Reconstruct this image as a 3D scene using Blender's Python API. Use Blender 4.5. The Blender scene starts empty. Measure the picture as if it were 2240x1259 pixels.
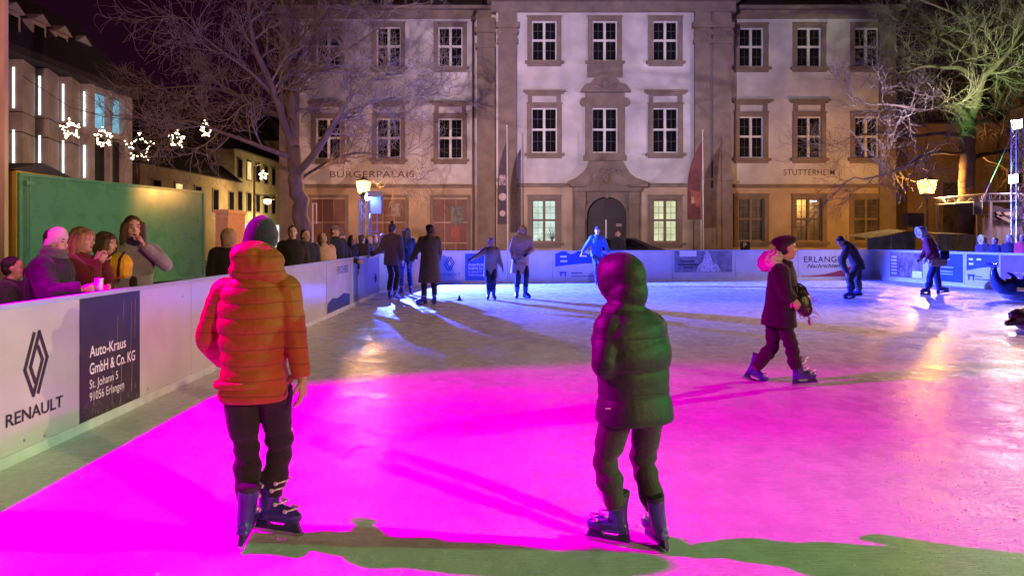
import bpy, bmesh, math, random
import numpy as np
from mathutils import Vector, Matrix, noise
R = math.radians
random.seed(7)
SC = bpy.context.scene
COL = SC.collection
F = 1618.0            # focal length in photograph pixels
HZ = 519.0            # horizon row
EYE = 1.5

def W(px, py, D):
    return Vector(((px - 1120) / F * D, D, EYE + (HZ - py) / F * D))
def XP(px, D): return (px - 1120) / F * D
def ZP(py, D): return EYE + (HZ - py) / F * D

# ------------------------------------------------------------------ camera
cam_d = bpy.data.cameras.new("camera")
cam = bpy.data.objects.new("camera", cam_d); COL.objects.link(cam)
cam.location = (0, 0, EYE); cam.rotation_euler = (R(90), 0, 0)
cam_d.sensor_width = 36; cam_d.lens = 26; cam_d.shift_y = (HZ - 629.5) / 2240
cam_d.clip_end = 600; cam_d.clip_start = 0.05
SC.camera = cam
# ------------------------------------------------------------------ world (night sky over a lit town)
wd = bpy.data.worlds.new("World"); SC.world = wd; wd.use_nodes = True
bg = wd.node_tree.nodes["Background"]
bg.inputs[0].default_value = (0.40, 0.07, 0.27, 1); bg.inputs[1].default_value = 0.028
SC.view_settings.view_transform = 'Standard'; SC.view_settings.look = 'None'
SC.view_settings.exposure = 0; SC.view_settings.gamma = 1
try:
    SC.cycles.use_denoising = True
    SC.cycles.sample_clamp_indirect = 4.0
    SC.cycles.max_bounces = 6
except Exception: pass

# ------------------------------------------------------------------ lamps
def aim(o, loc, tgt):
    o.location = loc
    o.rotation_euler = (Vector(tgt) - Vector(loc)).to_track_quat('-Z', 'Y').to_euler()
def spot(name, loc, tgt, power, col, size, blend=0.3, rad=0.06):
    d = bpy.data.lights.new(name, 'SPOT'); d.energy = power; d.color = col
    d.spot_size = R(size); d.spot_blend = blend; d.shadow_soft_size = rad
    o = bpy.data.objects.new(name, d); COL.objects.link(o); aim(o, loc, tgt); return o
def point(name, loc, power, col, rad=0.15):
    d = bpy.data.lights.new(name, 'POINT'); d.energy = power; d.color = col; d.shadow_soft_size = rad
    o = bpy.data.objects.new(name, d); COL.objects.link(o); o.location = loc; return o

def deep(o, rgb):
    """narrow band LED: its colour lies a little outside the display gamut (green component below zero)"""
    d = o.data; d.use_nodes = True; nt = d.node_tree
    c = nt.nodes.new("ShaderNodeCombineXYZ")
    for i in range(3): c.inputs[i].default_value = rgb[i]
    d.color = (1, 1, 1)
    nt.links.new(c.outputs[0], nt.nodes["Emission"].inputs[0]); return o
MAG_POS = (-4.9, 4.3, 4.6)
deep(spot('magenta_spotlight', MAG_POS, (-1.0, 4.75, 0), 4300, (1, 1, 1), 61, 0.25, 0.05), (1.0, -0.12, 0.76))
deep(spot('magenta_wash', MAG_POS, (4.5, 5.6, 0.0), 2300, (1, 1, 1), 60, 0.9, 0.05), (1.0, -0.16, 0.60))
deep(spot('magenta_spill', MAG_POS, (-3.95, 6.05, 1.35), 900, (1, 1, 1), 15, 0.7, 0.05), (1.0, -0.03, 0.72))
BLUE_POS = (-4.72, 24.2, 2.85)
spot('blue_spotlight', (BLUE_POS[0] + .16, BLUE_POS[1] - .12, BLUE_POS[2]), (3.6, 18.4, 0.0), 92000, (0.04, 0.075, 1.0), 86, 0.35, 0.02)
spot('blue_wash', (BLUE_POS[0] + .17, BLUE_POS[1] - .13, BLUE_POS[2]), (12.5, 22.8, 0.0), 110000, (0.04, 0.06, 1.0), 23, 0.6, 0.02)
spot('green_spotlight', (17.5, 2.6, 4.8), (0.6, 3.5, 0.5), 8500, (0.04, 1.0, 0.26), 19, 0.9, 0.06)
spot('amber_spotlight', (16.0, -12.0, 7.0), (-2.6, 6.6, 0.6), 11500, (1.0, 0.74, 0.24), 30, 0.8, 0.06)
spot('green_container_spotlight', (15.0, 18.5, 9.5), (-12.3, 21.2, 1.4), 13000, (0.75, 0.85, 0.25), 21, 0.8, 0.06)
spot('rink_fill', (16.5, 14.5, 6.0), (2.6, 12.0, 0), 8800, (1.0, 0.56, 0.50), 50, 0.9, 0.08)  # added fill for the middle of the ice, no floodlight stands there
FLOOD_A = W(2226, 272, 24.0); FLOOD_B = W(2216, 391, 24.0)
spot('upper_floodlight', FLOOD_A + Vector((-.12, -.08, 0)), (2, 11, 0), 420, (1.0, 0.72, 0.64), 100, 0.8, 0.08)
spot('lower_floodlight', FLOOD_B + Vector((-.12, -.08, 0)), (4, 11, 0), 380, (1.0, 0.74, 0.66), 100, 0.8, 0.08)
spot('board_floodlight', FLOOD_B + Vector((-.14, .05, 0)), (6, 25.3, 0.4), 1500, (1.0, 0.72, 0.76), 66, 0.8, 0.05)
spot('facade_floodlight', FLOOD_A + Vector((-.08, .10, .1)), (1, 35, 8.5), 4200, (0.86, 0.66, 0.92), 72, 0.9, 0.05)
spot('tree_spotlight', (15.6, 23.6, 2.8), (18.6, 29, 8.4), 2300, (0.18, 1.0, 0.12), 36, 0.7, 0.05)
spot('tree_floodlight', FLOOD_A + Vector((-.05, .08, .12)), (18.2, 29, 11), 3000, (0.95, 0.95, 0.50), 90, 0.8, 0.05)
spot('left_tree_fill', (-4.9, 4.6, 4.7), (-9, 32, 7.5), 11500, (1.0, 0.50, 0.42), 62, 0.9, 0.05)  # added fill for the left tree and wing, without a fixture
spot('palace_fill', (-5.0, 4.4, 4.9), (3.6, 35, 9.0), 24000, (0.87, 0.67, 0.80), 45, 0.9, 0.05)  # added fill on the facade from out of view left, no fixture

# ------------------------------------------------------------------ materials
def lin(c):
    return tuple((v / 255 / 12.92) if v / 255 <= 0.04045 else ((v / 255 + 0.055) / 1.055) ** 2.4 for v in c)
MATS = {}
def mat(name, col, rough=0.6, var=0.18, scale=6.0, bump=0.0, bscale=60.0, metal=0.0, spec=0.5, stretch=(1, 1, 1), coat=0.0, sheen=0.0, rvar=0.0, detail=6):
    if name in MATS: return MATS[name]
    m = bpy.data.materials.new(name); m.use_nodes = True
    nt = m.node_tree; N = nt.nodes; L = nt.links
    b = N["Principled BSDF"]
    b.inputs["Roughness"].default_value = rough; b.inputs["Metallic"].default_value = metal
    b.inputs["Specular IOR Level"].default_value = spec
    if coat: b.inputs["Coat Weight"].default_value = coat
    if sheen:
        b.inputs["Sheen Weight"].default_value = sheen; b.inputs["Sheen Roughness"].default_value = 0.5
    tc = N.new("ShaderNodeTexCoord"); mp = N.new("ShaderNodeMapping")
    mp.inputs["Scale"].default_value = stretch
    L.new(tc.outputs["Object"], mp.inputs["Vector"])
    nz = N.new("ShaderNodeTexNoise"); nz.inputs["Scale"].default_value = scale; nz.inputs["Detail"].default_value = detail
    L.new(mp.outputs[0], nz.inputs["Vector"])
    rp = N.new("ShaderNodeValToRGB")
    rp.color_ramp.elements[0].position = 0.3; rp.color_ramp.elements[1].position = 0.7
    rp.color_ramp.elements[0].color = (*[max(0, c * (1 - var)) for c in col[:3]], 1)
    rp.color_ramp.elements[1].color = (*[min(1, c * (1 + var)) for c in col[:3]], 1)
    L.new(nz.outputs["Fac"], rp.inputs[0]); L.new(rp.outputs[0], b.inputs["Base Color"])
    if rvar:
        mr = N.new("ShaderNodeMapRange"); mr.inputs[3].default_value = rough - rvar; mr.inputs[4].default_value = rough + rvar
        L.new(nz.outputs["Fac"], mr.inputs[0]); L.new(mr.outputs[0], b.inputs["Roughness"])
    if bump:
        n2 = N.new("ShaderNodeTexNoise"); n2.inputs["Scale"].default_value = bscale; n2.inputs["Detail"].default_value = 5
        L.new(mp.outputs[0], n2.inputs["Vector"])
        bp = N.new("ShaderNodeBump"); bp.inputs["Strength"].default_value = bump; bp.inputs["Distance"].default_value = 0.01
        L.new(n2.outputs["Fac"], bp.inputs["Height"]); L.new(bp.outputs[0], b.inputs["Normal"])
    MATS[name] = m
    return m
def emat(name, col, strength, see=0.0):
    if name in MATS: return MATS[name]
    m = bpy.data.materials.new(name); m.use_nodes = True
    nt = m.node_tree; N = nt.nodes; L = nt.links
    for n in list(N): N.remove(n)
    out = N.new("ShaderNodeOutputMaterial"); e = N.new("ShaderNodeEmission")
    e.inputs[0].default_value = (*col, 1); e.inputs[1].default_value = strength
    if see:
        t = N.new("ShaderNodeBsdfTransparent"); a = N.new("ShaderNodeAddShader")
        t.inputs[0].default_value = (see, see, see, 1)
        L.new(e.outputs[0], a.inputs[0]); L.new(t.outputs[0], a.inputs[1]); L.new(a.outputs[0], out.inputs[0])
    else:
        # lit room behind the pane: bright and dim patches
        tc = N.new("ShaderNodeTexCoord"); nz = N.new("ShaderNodeTexNoise"); nz.inputs["Scale"].default_value = 1.6
        L.new(tc.outputs["Object"], nz.inputs["Vector"])
        mr = N.new("ShaderNodeMapRange"); mr.inputs[1].default_value = .3; mr.inputs[2].default_value = .7
        mr.inputs[3].default_value = strength * .72; mr.inputs[4].default_value = strength * 1.2
        L.new(nz.outputs["Fac"], mr.inputs[0]); L.new(mr.outputs[0], e.inputs[1])
        L.new(e.outputs[0], out.inputs[0])
    MATS[name] = m
    return m

# ------------------------------------------------------------------ object helpers
def link(name, me, m=None, parent=None, smooth=False):
    if m is not None:
        for k in (m if isinstance(m, (list, tuple)) else [m]): me.materials.append(k)
    if smooth:
        for p in me.polygons: p.use_smooth = True
    o = bpy.data.objects.new(name, me); COL.objects.link(o)
    if parent is not None: o.parent = parent
    return o
def thing(name, label, cat, loc=(0, 0, 0), rz=0.0, group=None):
    o = bpy.data.objects.new(name, None); COL.objects.link(o); o.empty_display_size = .2
    o.location = loc; o.rotation_euler = (0, 0, rz)
    o["label"] = label; o["category"] = cat
    if group: o["group"] = group
    return o
def tag(o, label, cat, group=None):
    o["label"] = label; o["category"] = cat
    if group: o["group"] = group
    return o
def struct(o):
    o["kind"] = "structure"; return o
def copy_tree(o, parent=None):
    c = o.copy(); COL.objects.link(c)
    if parent is not None:
        c.parent = parent
    for ch in list(o.children): copy_tree(ch, c)
    return c

class MB:
    """collects shapes into one mesh"""
    def __init__(s): s.bm = bmesh.new()
    def box(s, x0, x1, y0, y1, z0, z1, bev=0.0):
        r = bmesh.ops.create_cube(s.bm, size=1.0)
        for v in r["verts"]:
            v.co = Vector(((x0 + x1) / 2 + v.co.x * (x1 - x0), (y0 + y1) / 2 + v.co.y * (y1 - y0), (z0 + z1) / 2 + v.co.z * (z1 - z0)))
        if bev:
            es = list({e for v in r["verts"] for e in v.link_edges})
            bmesh.ops.bevel(s.bm, geom=es, offset=bev, segments=2, affect='EDGES')
        return s
    def bar(s, a, b, r0, r1=None, n=8):
        r1 = r0 if r1 is None else r1
        a = Vector(a); b = Vector(b); d = (b - a)
        if d.length < 1e-6: return s
        q = d.to_track_quat('Z', 'Y')
        va, vb = [], []
        for i in range(n):
            t = 2 * math.pi * i / n
            o = Vector((math.cos(t), math.sin(t), 0))
            va.append(s.bm.verts.new(a + q @ (o * r0))); vb.append(s.bm.verts.new(b + q @ (o * r1)))
        for i in range(n):
            s.bm.faces.new((va[i], va[(i + 1) % n], vb[(i + 1) % n], vb[i]))
        s.bm.faces.new(va[::-1]); s.bm.faces.new(vb)
        return s
    def path(s, pts, r, n=8):
        for a, b in zip(pts[:-1], pts[1:]): s.bar(a, b, r, r, n)
        return s
    def ell(s, c, rad, rot=None, u=16, v=12):
        M = Matrix.Translation(Vector(c)) @ (rot.to_4x4() if rot is not None else Matrix.Identity(4)) @ Matrix.Diagonal((*rad, 1))
        bmesh.ops.create_uvsphere(s.bm, u_segments=u, v_segments=v, radius=1.0, matrix=M)
        return s
    def prism(s, poly, y0, y1, plane='xz'):
        """polygon in x,z pushed from y0 to y1"""
        def P(a, b, y): return (a, y, b) if plane == 'xz' else ((y, a, b) if plane == 'yz' else (a, b, y))
        f = [s.bm.verts.new(P(a, b, y0)) for a, b in poly]; g = [s.bm.verts.new(P(a, b, y1)) for a, b in poly]
        s.bm.faces.new(f); s.bm.faces.new(g[::-1])
        n = len(poly)
        for i in range(n): s.bm.faces.new((f[i], g[i], g[(i + 1) % n], f[(i + 1) % n]))
        return s
    def quad(s, a, b, c, d):
        s.bm.faces.new([s.bm.verts.new(p) for p in (a, b, c, d)]); return s
    def loft(s, rings, n=18, power=2.0):
        """rings: (centre, right axis, forward axis, half width, half depth)"""
        vs = []
        for c, ax, ay, rx, ry in rings:
            row = []
            for i in range(n):
                t = 2 * math.pi * i / n
                ct, st = math.cos(t), math.sin(t)
                e = 2.0 / power
                row.append(s.bm.verts.new(c + ax * (rx * math.copysign(abs(ct) ** e, ct)) + ay * (ry * math.copysign(abs(st) ** e, st))))
            vs.append(row)
        for a, b in zip(vs[:-1], vs[1:]):
            for i in range(n): s.bm.faces.new((a[i], a[(i + 1) % n], b[(i + 1) % n], b[i]))
        s.bm.faces.new(vs[0][::-1]); s.bm.faces.new(vs[-1])
        return s
    def tube(s, pts, radii, n=14, sub=1, mod=None, flat=1.0):
        pts = [Vector(p) for p in pts]
        P, Rr = [], []
        for i in range(len(pts) - 1):
            for k in range(sub):
                t = k / sub
                P.append(pts[i].lerp(pts[i + 1], t)); Rr.append(radii[i] * (1 - t) + radii[i + 1] * t)
        P.append(pts[-1]); Rr.append(radii[-1])
        if sub > 2:
            for _ in range(max(1, sub // 3)):
                Q = P[:]
                for i in range(1, len(P) - 1): Q[i] = P[i] * .5 + (P[i - 1] + P[i + 1]) * .25
                P = Q
        acc = 0.0; rings = []; prev = None
        d0 = (P[1] - P[0]).normalized()
        ax = d0.orthogonal().normalized()
        for i, p in enumerate(P):
            d = (P[min(i + 1, len(P) - 1)] - P[max(i - 1, 0)]).normalized()
            ax = (ax - d * ax.dot(d)).normalized(); ay = d.cross(ax)
            if prev is not None: acc += (p - prev).length
            r = Rr[i] * (mod(acc) if mod else 1.0)
            rings.append((p, ax, ay, r, r * flat)); prev = p
        return s.loft(rings, n)
    def build(s, name, m=None, parent=None, smooth=False, recalc=True):
        if recalc: bmesh.ops.recalc_face_normals(s.bm, faces=s.bm.faces[:])
        me = bpy.data.meshes.new(name); s.bm.to_mesh(me); s.bm.free()
        return link(name, me, m, parent, smooth)

TMP = bpy.data.collections.new("scratch"); COL.children.link(TMP)
def remeshed(mb, voxel, smooth=4, off=None, noise_amp=0.0, noise_f=9.0, noise2=0.0, noise2_f=30.0, stretch=(1, 1, 1), seed=0):
    """fuse the collected shapes into one continuous skin"""
    bmesh.ops.recalc_face_normals(mb.bm, faces=mb.bm.faces[:])
    me = bpy.data.meshes.new("scratch"); mb.bm.to_mesh(me); mb.bm.free()
    o = bpy.data.objects.new("scratch", me); TMP.objects.link(o)
    md = o.modifiers.new("r", 'REMESH'); md.mode = 'VOXEL'; md.voxel_size = voxel; md.adaptivity = 0
    if smooth:
        sm = o.modifiers.new("s", 'SMOOTH'); sm.factor = .5; sm.iterations = smooth
    dg = bpy.context.evaluated_depsgraph_get()
    me2 = bpy.data.meshes.new_from_object(o.evaluated_get(dg))
    bpy.data.objects.remove(o); bpy.data.meshes.remove(me)
    n = len(me2.vertices)
    if n:
        co = np.empty(n * 3, np.float32); me2.vertices.foreach_get("co", co); co = co.reshape(-1, 3)
        if noise_amp or noise2:
            no = np.empty(n * 3, np.float32); me2.vertices.foreach_get("normal", no); no = no.reshape(-1, 3)
            d = np.empty(n, np.float32); sx, sy, sz = stretch
            for i in range(n):
                x, y, z = co[i]
                v = 0.0
                if noise_amp: v += noise_amp * noise.noise((x * noise_f * sx + seed, y * noise_f * sy, z * noise_f * sz))
                if noise2: v += noise2 * noise.noise((x * noise2_f * sx, y * noise2_f * sy + seed, z * noise2_f * sz))
                d[i] = v
            co = co + no * d[:, None]
        if off is not None: co = co - np.array(off, np.float32)
        me2.vertices.foreach_set("co", np.ascontiguousarray(co, np.float32).ravel()); me2.update()
    return me2

def text_mesh(body, size, bold=0.0, shear=0.0, align='LEFT', space=1.0):
    cu = bpy.data.curves.new("t", 'FONT'); cu.body = body; cu.size = size; cu.offset = bold * size
    cu.shear = shear; cu.align_x = align; cu.space_character = space; cu.resolution_u = 4
    o = bpy.data.objects.new("t", cu); TMP.objects.link(o)
    dg = bpy.context.evaluated_depsgraph_get()
    me = bpy.data.meshes.new_from_object(o.evaluated_get(dg))
    bpy.data.objects.remove(o); bpy.data.curves.remove(cu)
    return me
def lettering(name, body, x, y, z, size, m, parent, bold=0.012, shear=0.0, width=None, align='LEFT', space=1.0):
    """flat letters standing on the x-z plane, read from the -y side"""
    me = text_mesh(body, size, bold, shear, align, space)
    xs = [v.co.x for v in me.vertices]
    k = 1.0
    if width and xs: k = width / (max(xs) - min(xs))
    x0 = min(xs) if (xs and align == 'LEFT') else 0
    for v in me.vertices:
        v.co = Vector(((v.co.x - x0) * k + x, y, v.co.y + z))
    return link(name, me, m, parent)
# ================================================================== ground and ice
def ice_material():
    m = bpy.data.materials.new("rink ice"); m.use_nodes = True
    nt = m.node_tree; N = nt.nodes; L = nt.links
    b = N["Principled BSDF"]; b.inputs["IOR"].default_value = 1.33
    tc = N.new("ShaderNodeTexCoord")
    def noi(scale, detail=6, st=(1, 1, 1), rough=.6):
        mp = N.new("ShaderNodeMapping"); mp.inputs["Scale"].default_value = st
        L.new(tc.outputs["Object"], mp.inputs["Vector"])
        n = N.new("ShaderNodeTexNoise"); n.inputs["Scale"].default_value = scale; n.inputs["Detail"].default_value = detail
        n.inputs["Roughness"].default_value = rough
        L.new(mp.outputs[0], n.inputs["Vector"]); return n.outputs["Fac"]
    def rng(s, a, b_, c, d):
        r = N.new("ShaderNodeMapRange"); r.inputs[1].default_value = a; r.inputs[2].default_value = b_
        r.inputs[3].default_value = c; r.inputs[4].default_value = d; L.new(s, r.inputs[0]); return r.outputs[0]
    def mth(op, a, b_):
        r = N.new("ShaderNodeMath"); r.operation = op
        for i, v in enumerate((a, b_)):
            if isinstance(v, (int, float)): r.inputs[i].default_value = v
            else: L.new(v, r.inputs[i])
        return r.outputs[0]
    big = noi(0.55, 5); mid = noi(5.0, 8, (1, .8, 1)); fine = noi(55, 6)
    # skate scratches: thin crossing lines from stretched noise
    scr = []
    for ang, sc in ((0.3, 3.0), (1.2, 3.6), (2.3, 2.6), (2.9, 3.2)):
        mp = N.new("ShaderNodeMapping"); mp.inputs["Rotation"].default_value = (0, 0, ang); mp.inputs["Scale"].default_value = (0.55, 14, 1)
        L.new(tc.outputs["Object"], mp.inputs["Vector"])
        n = N.new("ShaderNodeTexNoise"); n.inputs["Scale"].default_value = sc; n.inputs["Detail"].default_value = 3; n.inputs["Distortion"].default_value = .25
        L.new(mp.outputs[0], n.inputs["Vector"])
        a = mth('ABSOLUTE', mth('SUBTRACT', n.outputs["Fac"], .5), 0)
        scr.append(rng(a, 0.0, 0.02, 1.0, 0.0))
    s = mth('MAXIMUM', mth('MAXIMUM', scr[0], scr[1]), mth('MAXIMUM', scr[2], scr[3]))
    patch = rng(noi(1.3, 4), .42, .62, 0, 1)
    s = mth('MULTIPLY', s, patch)
    # colour: grey-white worn ice, frosty patches, bits of snow and grit
    rp = N.new("ShaderNodeValToRGB"); e = rp.color_ramp.elements
    e[0].position = .33; e[0].color = (.50, .51, .52, 1); e[1].position = .68; e[1].color = (.70, .71, .72, 1)
    L.new(mth('ADD', mth('MULTIPLY', big, .5), mth('MULTIPLY', mid, .5)), rp.inputs[0])
    mx = N.new("ShaderNodeMixRGB"); mx.inputs[2].default_value = (.85, .86, .88, 1)
    L.new(rp.outputs[0], mx.inputs[1]); L.new(mth('MULTIPLY', s, .9), mx.inputs[0])
    vo = N.new("ShaderNodeTexVoronoi"); vo.inputs["Scale"].default_value = 7.0; L.new(tc.outputs["Object"], vo.inputs["Vector"])
    grit = rng(vo.outputs["Distance"], 0.035, 0.06, 1.0, 0.0)
    gsel = rng(noi(1.9, 3), .52, .6, 0, 1)
    grit = mth('MULTIPLY', grit, gsel)
    mx2 = N.new("ShaderNodeMixRGB"); mx2.inputs[2].default_value = (.16, .14, .12, 1)
    L.new(mx.outputs[0], mx2.inputs[1]); L.new(mth('MULTIPLY', grit, .75), mx2.inputs[0])
    L.new(mx2.outputs[0], b.inputs["Base Color"])
    ro = mth('ADD', rng(mid, .3, .7, .16, .34), mth('MULTIPLY', s, .2))
    L.new(ro, b.inputs["Roughness"])
    h = mth('ADD', mth('MULTIPLY', fine, .35), mth('MULTIPLY', mid, 1.0))
    h = mth('SUBTRACT', h, mth('MULTIPLY', s, .5))
    h = mth('ADD', h, mth('MULTIPLY', grit, .5))
    bp = N.new("ShaderNodeBump"); bp.inputs["Strength"].default_value = .32; bp.inputs["Distance"].default_value = .02
    L.new(h, bp.inputs["Height"]); L.new(bp.outputs[0], b.inputs["Normal"])
    return m
ICE = ice_material()
mb = MB(); mb.quad((-3.6, -6, 0), (15.6, -6, 0), (14.2, 27.5, 0), (-3.7, 27.5, 0))
struct(mb.build("ice", ICE))
PAVE = mat("plaza paving", (.12, .105, .095), .75, .25, 3.0, .5, 14)
mb = MB(); mb.quad((-140, -20, -.03), (140, -20, -.03), (140, 260, -.03), (-140, 260, -.03))
struct(mb.build("ground", PAVE))

# crumbs of scraped snow lying on the ice, thickest at the near right
SNOW = mat("scraped snow", (.72, .74, .78), .5, .1, 40)
rr = random.Random(12); vs, fs_ = [], []
def crumb(x, y, r):
    b0 = len(vs)
    for dx, dy, dz in ((1, 0, .3), (-.5, .8, .3), (-.5, -.8, .3), (0, 0, 1)):
        k = .6 + .8 * rr.random(); vs.append((x + dx * r * k, y + dy * r * k, .0005 + dz * r * k * .8))
    fs_.extend([(b0, b0 + 1, b0 + 3), (b0 + 1, b0 + 2, b0 + 3), (b0 + 2, b0, b0 + 3), (b0, b0 + 2, b0 + 1)])
for i in range(1500):
    y = 3.0 + 3.2 * rr.random() ** 1.5; x = 2.9 - abs(rr.gauss(0, .9))
    crumb(x, y, .0022 + .006 * rr.random() ** 3)
for i in range(1600):
    y = 3.0 + 12 * rr.random(); x = -3 + 10 * rr.random()
    crumb(x, y, .002 + .007 * rr.random() ** 3)
me = bpy.data.meshes.new("ice_shavings"); me.from_pydata(vs, [], fs_); me.update()
sh_ = link("ice_shavings", me, SNOW); sh_["kind"] = "stuff"; sh_["label"] = "crumbs of scraped snow scattered over the near ice"; sh_["category"] = "snow"

# ================================================================== rink barriers
BOARD = mat("board plastic", (.52, .50, .49), .15, .10, 2.0, .03, 25, spec=.5, rvar=.05)
RAIL = mat("board top rail", (.42, .45, .75), .35, .1)
KICK = mat("board kick strip", (.55, .56, .60), .4, .15)
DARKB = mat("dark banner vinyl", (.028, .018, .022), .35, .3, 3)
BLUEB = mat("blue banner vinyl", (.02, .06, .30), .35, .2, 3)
BLACK = mat("black print", (.012, .010, .014), .5, .1)
WHITE = mat("white print", (.78, .77, .76), .5, .05)
GREYB = mat("grey poster print", (.17, .16, .17), .45, .5, 5)
BROWNB = mat("brown photo print", (.20, .13, .10), .45, .7, 4)
REDP = mat("dark red print", (.33, .02, .03), .5, .1)
NAVY = mat("navy print", (.02, .03, .14), .5, .1)
SLATE = mat("slate blue strip", (.10, .14, .24), .4, .1)
STEEL = mat("galvanised steel", (.45, .46, .48), .35, .2, 20, metal=.9)

def barrier(name, label, A, B, joints):
    A = Vector((*A, 0)); B = Vector((*B, 0)); d = B - A
    t = thing(name, label, "rink barrier", A, math.atan2(d.y, d.x))
    Lh = d.length
    js = [0] + [j for j in joints if 0 < j < Lh] + [Lh]
    panels = []
    for a, b in zip(js[:-1], js[1:]):
        p = MB().box(a + .004, b - .004, -.02, .02, .02, 1.03, .004).build("panel", BOARD, t)
        panels.append((a, b, p))
    MB().box(0, Lh, -.028, .028, 1.03, 1.065, .008).build("top_rail", RAIL, t)
    MB().box(0, Lh, -.027, -.0205, .0, .075).build("kick_strip", KICK, t)
    for j in js:
        MB().box(j - .03, j + .03, .022, .075, 0, .98, .006).bar((j, .06, .9), (j, .55, .02), .02).box(j - .04, j + .04, .05, .6, 0, .02).build("post", STEEL, t)
    return t, panels
def panel_at(panels, s):
    for a, b, p in panels:
        if a <= s < b: return p
    return panels[-1][2]
YF = -.0205
def sheet(panels, s0, s1, z0, z1, m, name="banner", lift=0.0):
    p = panel_at(panels, (s0 + s1) / 2)
    return MB().box(s0, s1, YF - .0025 - lift, YF, z0, z1).build(name, m, p)
def poly_print(parent, poly, m, name, lift=.004, t=.001):
    return MB().prism(poly, YF - lift - t, YF - lift + .0005).build(name, m, parent)
def stroke(pts, w):
    """thick mitred line in x,z as quads -> list of polygons"""
    out = []
    for (x0, z0), (x1, z1) in zip(pts[:-1], pts[1:]):
        dx, dz = x1 - x0, z1 - z0; l = math.hypot(dx, dz) or 1
        ux, uz = dx / l, dz / l; nx, nz = -uz * w / 2, ux * w / 2
        e = w * .38
        x0 -= ux * e; z0 -= uz * e; x1 += ux * e; z1 += uz * e
        out.append([(x0 + nx, z0 + nz), (x0 - nx, z0 - nz), (x1 - nx, z1 - nz), (x1 + nx, z1 + nz)])
    return out
def rhomb_emblem(parent, cx, cz, w, h, m):
    s1 = [(215, 280), (140, 510), (210, 695), (285, 468), (248, 375)]
    s2 = [(250, 685), (325, 460), (258, 275), (185, 500), (222, 605)]
    mb = MB(); k = 0
    for s in (s1, s2):
        pts = [((x - 232) / 195 * w + cx, (485 - y) / 420 * h + cz) for x, y in s]
        for q in stroke(pts, w * .115):
            k += 1
            mb.prism(q, YF - .0035 - k * .00012, YF - .003)
    return mb.build("emblem", m, parent)

# ---- left side
LA, LB = (-3.27, 2.0), (-3.555, 19.8)
left_b, lp = barrier("rink_barrier", "white boards on the left of the rink with black diamond emblem and dark banner", LA, LB,
                     [1.72, 3.66, 5.7, 7.7, 9.7, 11.68, 13.92, 14.9, 16.4])
o = lambda D: D - 2.0
P0 = panel_at(lp, o(5.1))
rhomb_emblem(P0, o(5.125), .628, .26, .425, BLACK)
lettering("lettering", "RENAULT", o(4.81), YF - .003, .262, .118, BLACK, P0, .016, width=.63)
sheet(lp, o(5.665), o(6.60), .05, 1.028, DARKB)
P1 = panel_at(lp, o(6.1))
lettering("lettering", "Auto-Kraus", o(5.79), YF - .004, .560, .125, WHITE, P1, .012, width=.56)
lettering("lettering", "GmbH & Co. KG", o(5.79), YF - .004, .425, .125, WHITE, P1, .012, width=.72)
lettering("lettering", "St. Johann 5", o(5.79), YF - .004, .315, .098, WHITE, P1, .0, width=.43)
lettering("lettering", "91056 Erlangen", o(5.79), YF - .004, .215, .098, WHITE, P1, .0, width=.53)
# scuffs and splashes on the dark banner, screws on the white panel
mb = MB(); rr = random.Random(3)
for i in range(46):
    x = o(5.70 + rr.random() * .86); z = .055 + rr.random() ** 2 * .16; l = .008 + rr.random() * .035; w = .0015 + rr.random() * .003; k = (rr.random() - .5) * .02
    mb.prism([(x, z), (x + w, z), (x + w + k, z + l), (x + k, z + l)], YF - .0042 - i * .00002, YF - .0034)
for x, z, l in ((6.12, .12, .28), (6.26, .09, .36), (6.44, .16, .26), (6.43, .5, .45), (6.5, .62, .36), (6.2, .55, .3), (6.3, .8, .2)):
    mb.prism([(o(x), z), (o(x) + .004, z), (o(x) + .018, z + l), (o(x) + .015, z + l)], YF - .0052, YF - .0034)
mb.build("scuff_marks", mat("scuffed print", (.30, .27, .27), .6, .3), P1)
for x, z in ((5.22, .10), (5.00, .13), (6.75, .12), (7.5, .9), (8.4, .12)):
    MB().bar((o(x), YF - .004, z), (o(x), YF, z), .011, .011, 8).build("bolt", STEEL, panel_at(lp, o(x)))
# farther poster on the left boards
sheet(lp, o(13.70), o(15.85), .05, 1.0, mat("pale lilac poster print", (.45, .42, .52), .35, .15, 2))
PF = panel_at(lp, o(14.5))
PF2 = panel_at(lp, o(15.3))
poly_print(PF, [(o(13.75), .07), (o(15.80), .07), (o(15.80), .30), (o(15.2), .36), (o(14.6), .30), (o(14.2), .34), (o(13.75), .26)], NAVY, "skyline_print")
lettering("lettering", "FISCHER", o(14.55), YF - .004, .78, .20, NAVY, PF, .02, width=1.1)
sheet(lp, o(16.22), o(16.72), .05, 1.03, SLATE, "strip")
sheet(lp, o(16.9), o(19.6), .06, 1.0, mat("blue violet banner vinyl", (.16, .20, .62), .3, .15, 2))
# ---- chamfered corner
cor_b, cp = barrier("rink_barrier", "short corner board joining the left boards to the far boards", LB, (-3.13, 23.6), [1.9])
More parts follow.
